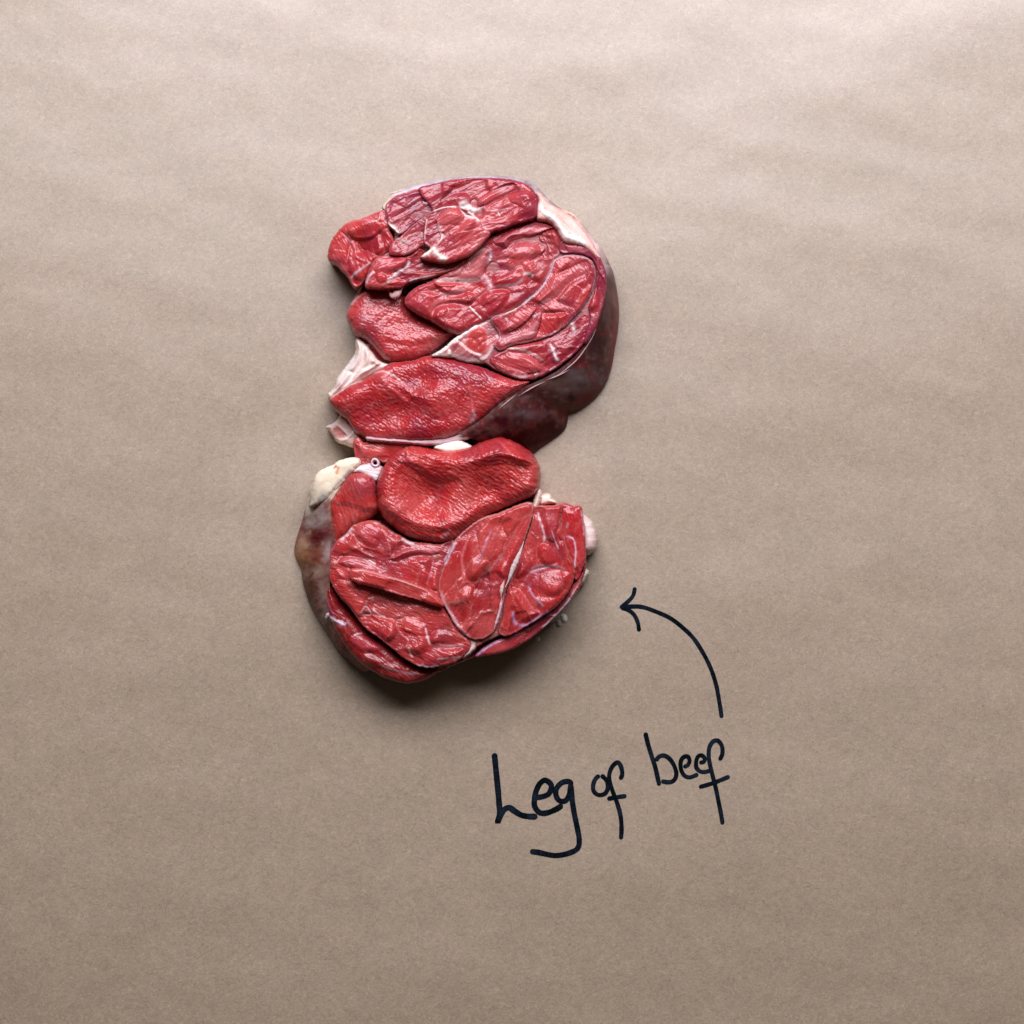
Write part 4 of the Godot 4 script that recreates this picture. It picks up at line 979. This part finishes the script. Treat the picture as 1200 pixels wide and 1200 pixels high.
	cord(o, c, k, "loose_skin", [379, 727, 381.5, 723, 383, 719], 2.2, 32.0, 36.0, Color(0.660, 0.600, 0.620), fat)
	# centre
	lump(o, c, k, "muscle", [532, 635, 541, 625, 552, 616, 566, 607, 580, 603, 598, 596, 612, 590, 622, 589, 625, 598, 621, 614, 614, 635, 606, 655, 599, 674, 592, 695, 588, 715, 584, 730, 578, 741, 568, 748, 555, 749.5, 545, 745, 535, 735, 526, 720, 518, 706, 514, 691, 516, 675, 522, 659, 528, 645],
		{"z": 46.0, "bulge": 8.0, "r": 10.0, "col": Color(0.387, 0.020, 0.024), "alt": Color(0.405, 0.033, 0.038), "fib": 115.0, "fa": 0.5, "na": 0.6, "strands": 0.28, "rim": Color(0.560, 0.300, 0.320), "rims": 0.6,
		"lobes": [[[583, 662, 597, 640, 610, 612, 620, 598, 621, 612, 612, 636, 601, 662, 592, 678, 582, 672], 3.5, 6.0, 0.0, 0.0, Color(0.414, 0.028, 0.028), 0.5], [[545, 640, 553, 622, 570, 610, 590, 606, 600, 610, 590, 635, 578, 660, 560, 680, 547, 676], 3.0, 8.0, 0.0, 0.0, null, 0.0, 115.0], [[518, 690, 524, 664, 532, 648, 541, 650, 542, 680, 534, 695, 524, 704], 3.0, 6.0], [[534, 700, 546, 688, 556, 690, 570, 692, 584, 690, 585, 712, 578, 736, 560, 744, 545, 736], 3.5, 9.0], [[562, 678, 572, 670, 584, 668, 592, 676, 588, 684, 572, 684], -3.0, 4.0, 0.0, 0.0, DEEP, 0.3]],
		"steps": [[[558, 683, 570, 672, 582, 660, 596, 640, 610, 615], 2.5, 4.0, PINK, 0.7], [[532, 700, 540, 688, 550, 683, 558, 686], 2.5, 4.0, PINK, 0.5], [[560, 700, 572, 698, 584, 694], 2.0, 3.0]],
		"lines": [[[552, 622, 545, 640, 541, 655, 543, 668, 544, 682], 1.9, PINK, 0.8, 0.4], [[544, 682, 551, 684, 556, 688, 556, 697], 1.6, PINK, 0.7], [[556, 685, 566, 676, 576, 666, 590, 648], 2.0, Color(0.560, 0.220, 0.220), 0.7], [[577, 618, 572, 632, 565, 648, 558, 664], 2.6, Color(0.420, 0.140, 0.200), 0.6], [[535, 634, 527, 648, 520, 664], 2.8, Color(0.600, 0.440, 0.500), 0.8, 0.4], [[516, 690, 520, 706, 530, 722, 540, 738, 552, 748], 2.8, Color(0.600, 0.300, 0.320), 0.8, 0.6], [[584, 734, 588, 715, 591, 695], 1.8, SILVER, 0.6], [[532, 636, 527, 638, 522, 641], 2.2, CREAM, 0.7]]})
	cord(o, c, k, "tendon", [614, 634, 609, 648, 602, 664, 596, 680, 592, 688], 3.0, 60.0, 55.0, Color(0.620, 0.540, 0.520), fat, 0.45)
	cord(o, c, k, "tendon", [591, 680, 588, 690, 587, 700], 2.3, 56.0, 54.0, Color(0.680, 0.480, 0.400), fat, 0.4)
	cord(o, c, k, "tendon", [588, 700, 586, 714, 582, 728, 579, 737], 1.5, 54.0, 51.0, Color(0.620, 0.420, 0.460), fat)
	# right group
	lump(o, c, k, "muscle", [624, 595, 636, 593, 650, 593, 657, 591, 660, 592, 657, 610, 660, 628, 666, 645, 674, 668, 668, 690, 655, 708, 640, 720, 622, 731, 605, 741, 593, 746, 584, 741, 589, 725, 590, 710, 595, 690, 602, 675, 610, 652, 619, 625, 624, 608],
		{"z": 45.0, "bulge": 7.0, "r": 9.0, "col": Color(0.360, 0.015, 0.021), "alt": Color(0.396, 0.028, 0.034), "fib": 80.0, "fa": 0.5, "na": 0.6, "strands": 0.28,
		"lobes": [[[623, 604, 632, 606, 637, 620, 637, 634, 628, 632, 620, 622], 4.0, 5.0, 0.0, 0.0, RED, 0.4], [[634, 598, 650, 595, 655, 600, 656, 620, 650, 636, 640, 632, 638, 615], 3.0, 5.0, 0.0, 0.0, PURPLE, 0.3], [[630, 644, 636, 637, 645, 640, 651, 650, 652, 659, 643, 664, 633, 658], 6.0, 5.0, 0.0, 0.0, BRIGHT, 0.4], [[607, 660, 614, 642, 622, 636, 628, 650, 622, 668, 610, 678, 604, 676], 4.0, 6.0],
			[[592, 700, 596, 690, 604, 689, 612, 698, 621, 712, 632, 718, 622, 728, 608, 730, 601, 716, 598, 738, 590, 738], 5.0, 6.0, 0.0, 0.0, BRIGHT, 0.4], [[622, 674, 634, 668, 650, 668, 668, 672, 664, 688, 650, 700, 634, 694, 625, 688], 5.0, 7.0, 0.0, 0.0, RED, 0.4], [[628, 700, 642, 700, 655, 698, 652, 708, 638, 718, 630, 710], 3.0, 5.0], [[654, 640, 662, 634, 668, 648, 672, 662, 660, 664], 3.0, 4.0]],
		"steps": [[[600, 690, 608, 692, 616, 702, 624, 714, 634, 719], -4.0, 5.0, PINK, 0.5], [[621, 668, 634, 664, 650, 665, 664, 668], 3.5, 4.0, SILVER, 0.6], [[604, 682, 614, 682, 624, 690], 2.5, 4.0]],
		"lines": [[[630, 600, 634, 614, 638, 628, 637, 636], 2.0, Color(0.660, 0.440, 0.460), 0.85, 0.6], [[619, 684, 622, 694, 630, 704, 638, 712], 2.2, Color(0.460, 0.240, 0.340), 0.8], [[620, 672, 632, 668, 645, 664, 655, 660], 2.4, Color(0.540, 0.280, 0.360), 0.7], [[601, 716, 602, 726, 606, 734], 3.0, Color(0.360, 0.220, 0.360), 0.8], [[606, 734, 620, 732, 634, 722, 645, 716], 3.2, Color(0.400, 0.240, 0.380), 0.75], [[646, 620, 650, 632, 655, 645], 1.2, SILVER, 0.6], [[620, 712, 628, 714, 634, 719], 2.4, PINK, 0.6]]})
	lump(o, c, k, "muscle", [658, 591, 666, 591, 674, 594, 681, 594, 683, 605, 685, 620, 686.5, 638, 686, 656, 682, 670, 676, 680, 671, 672, 668, 655, 662, 640, 658, 625, 656, 608],
		{"z": 42.0, "bulge": 7.0, "r": 8.0, "col": Color(0.378, 0.014, 0.022), "alt": Color(0.360, 0.022, 0.031), "fib": 75.0, "fa": 0.6, "strands": 0.3, "rim": Color(0.378, 0.033, 0.062), "rims": 0.6,
		"lobes": [[[660, 598, 672, 596, 680, 604, 682, 620, 680, 631, 670, 630, 662, 618], 4.0, 6.0, 0.0, 0.0, Color(0.405, 0.011, 0.015), 0.5]],
		"lines": [[[657, 594, 656, 608, 658, 624, 662, 638], 1.8, WHITE, 0.85, 0.6], [[664, 620, 666, 612], 2.0, SILVER, 0.5], [[662, 628, 672, 632, 675, 645, 674, 660, 672, 678], 1.5, Color(0.560, 0.380, 0.460), 0.85, 0.5], [[681, 596, 684, 612, 685, 630], 1.6, Color(0.620, 0.300, 0.340), 0.7]]})
	# rim at the lower right and the strip along the bottom
	lump(o, c, k, "muscle", [556, 771, 565, 761, 580, 752, 596, 746, 608, 738, 625, 730, 645, 717, 660, 704, 670, 689, 676, 679, 683, 671, 687, 656, 686, 670, 680, 688, 671, 702, 660, 714, 648, 726, 634, 739, 620, 750, 602, 761, 582, 767.5, 566, 770],
		{"z": 38.0, "bulge": 8.0, "r": 7.0, "col": Color(0.288, 0.015, 0.028), "alt": Color(0.208, 0.028, 0.056), "fib": 145.0, "fa": 0.5, "na": 0.5, "strands": 0.25, "rim": Color(0.324, 0.017, 0.031), "rims": 0.5, "low": 2.0, "flare": -2.0,
		"lines": [[[556, 771, 570, 760, 586, 750, 600, 745, 612, 742], 2.6, Color(0.300, 0.200, 0.340), 0.8, 0.5], [[634, 738, 650, 724, 664, 708, 676, 690], 2.0, Color(0.600, 0.500, 0.540), 0.7, 0.5]]})
	cord(o, c, k, "membrane", [639, 736, 648, 729, 658, 719, 667, 707, 675, 694], 2.0, 14.0, 22.0, Color(0.560, 0.500, 0.520), fat)
	lump(o, c, k, "muscle", [500, 789, 508, 784, 520, 780, 535, 776, 547, 769, 551, 760, 558, 754, 566, 750, 580, 742, 590, 744, 580, 752, 566, 762, 554, 772, 540, 778, 525, 784, 512, 790],
		{"z": 27.0, "bulge": 6.0, "r": 5.0, "col": Color(0.306, 0.013, 0.021), "alt": RED, "fib": 155.0, "fa": 0.4, "strands": 0.2, "low": 2.0,
		"lines": [[[506, 788, 522, 783, 540, 777, 550, 770], 1.8, Color(0.700, 0.500, 0.440), 0.7, 0.4], [[566, 760, 578, 752, 588, 746], 2.0, BRIGHT, 0.4]]})
	lump(o, c, k, "gristle", [548, 748.5, 556, 749.5, 566, 747.5, 559, 754, 557, 761, 549, 768, 542, 772, 548, 762, 551, 756], {"z": 44.0, "bulge": 3.0, "r": 3.0, "col": Color(0.680, 0.520, 0.480), "alt": Color(0.620, 0.380, 0.360), "mat": fat, "rims": 0.2, "fa": 0.3})
	lump(o, c, k, "fat", [503, 790, 508, 786, 518, 784, 526, 784, 516, 788, 508, 792, 503, 793], {"z": 20.0, "bulge": 4.0, "r": 3.0, "col": Color(0.700, 0.550, 0.480), "alt": Color(0.660, 0.450, 0.400), "mat": fat, "rims": 0.2, "fa": 0.2})
	# fat at the right
	lump(o, c, k, "fat", [682, 604, 688, 606, 695, 613, 700, 624, 701.5, 636, 699, 645, 692, 650, 684, 649, 680, 640, 680, 620], {"z": 14.0, "bulge": 22.0, "r": 13.0, "col": Color(0.800, 0.680, 0.620), "alt": Color(0.760, 0.520, 0.480), "mat": fat, "rims": 0.2, "fa": 0.2, "na": 0.4, "low": 2.0})
	lump(o, c, k, "fat", [625, 586, 628, 578, 632, 573, 635, 578, 634, 585, 632, 592, 628, 596, 624, 594], {"z": 40.0, "bulge": 9.0, "r": 5.0, "col": Color(0.780, 0.580, 0.500), "alt": Color(0.780, 0.640, 0.540), "mat": fat, "rims": 0.2, "fa": 0.2})
	lump(o, c, k, "fat", [633, 582, 638, 579, 645, 580, 647, 584, 652, 589, 645, 590, 638, 592, 633, 592], {"z": 36.0, "bulge": 9.0, "r": 5.0, "col": Color(0.780, 0.580, 0.500), "alt": Color(0.780, 0.660, 0.540), "mat": fat, "rims": 0.2, "fa": 0.2})
	lump(o, c, k, "fat", [675, 690, 679, 680, 681, 671, 685, 668, 691, 671, 690, 677, 686, 684, 681, 688], {"z": 10.0, "bulge": 8.0, "r": 5.0, "col": Color(0.740, 0.680, 0.500), "alt": Color(0.660, 0.620, 0.560), "mat": fat, "rims": 0.2, "fa": 0.2})


func vessel(root: Node3D, c: Vector2, k: float) -> void:
	# a cut blood vessel that stands up between the slices: a short pipe with a hole
	var v := PackedVector3Array()
	var colour := PackedColorArray()
	var index := PackedInt32Array()
	var profile := [[5.6, 30.0], [5.8, 38.0], [5.4, 42.0], [4.6, 43.4], [3.6, 43.0], [2.6, 41.5], [2.0, 38.0], [1.8, 32.0], [0.1, 31.0]]
	for i in 25:
		var a := TAU * i / 24
		for p in profile:
			var r: float = p[0] * (1.0 + 0.12 * sin(2.0 * a + 1.0) + 0.03 * sin(3.0 * a))
			v.append(Vector3((438.5 + cos(a) * r * 0.85 - c.x) * S * k, p[1] * HZ * S, (542.0 + sin(a) * r * 1.1 - c.y) * S * k))
			colour.append(Color(0.660, 0.500, 0.520) if p[0] > 2.3 else Color(0.360, 0.017, 0.025))
	var m := profile.size()
	for i in 24:
		for j in m - 1:
			var q := i * m + j
			index.append_array([q, q + 1, q + m + 1, q, q + m + 1, q + m])
	commit(root, "blood_vessel", v, colour, index, fat)


func crumbs() -> void:
	var spots := [[660.5, 724.5, 5, "white crumb of fat beside the lower slice, the larger one"], [630.0, 749.0, 3, "tiny white crumb of fat close under the lower slice's right edge"], [654.5, 730.5, 4, "greyish thin crumb of fat between the white crumb and the slice"]]
	for s in spots:
		var x: float = s[0]
		var y: float = s[1]
		var r: float = s[2] * 0.62
		var col := Color(0.740, 0.700, 0.620) if s[2] != 4 else Color(0.400, 0.340, 0.300)
		var o := lump(self, Vector2(x, y), 1.0, "fat_crumb", [x - r * 0.8, y - r * 1.1, x + r * 0.3, y - r * 1.2, x + r, y - r * 0.3, x + r * 0.9, y + r * 0.9, x + r * 0.1, y + r * 1.3, x - r * 0.7, y + r * 0.6],
			{"z": 1.2, "bulge": r * 0.8, "r": r, "col": col, "alt": col * 0.9, "mat": fat, "fa": 0.1, "na": 0.3, "wave": 0.3, "low": -1.5, "rims": 0.0, "strands": 0.0})
		o.position = Vector3((x - 600.0) * S, paper_height(x, y) * S, (y - 600.0) * S)
		o.set_meta("label", s[3])
		o.set_meta("category", "fat crumb")
		o.set_meta("group", "crumbs of fat beside the lower slice")
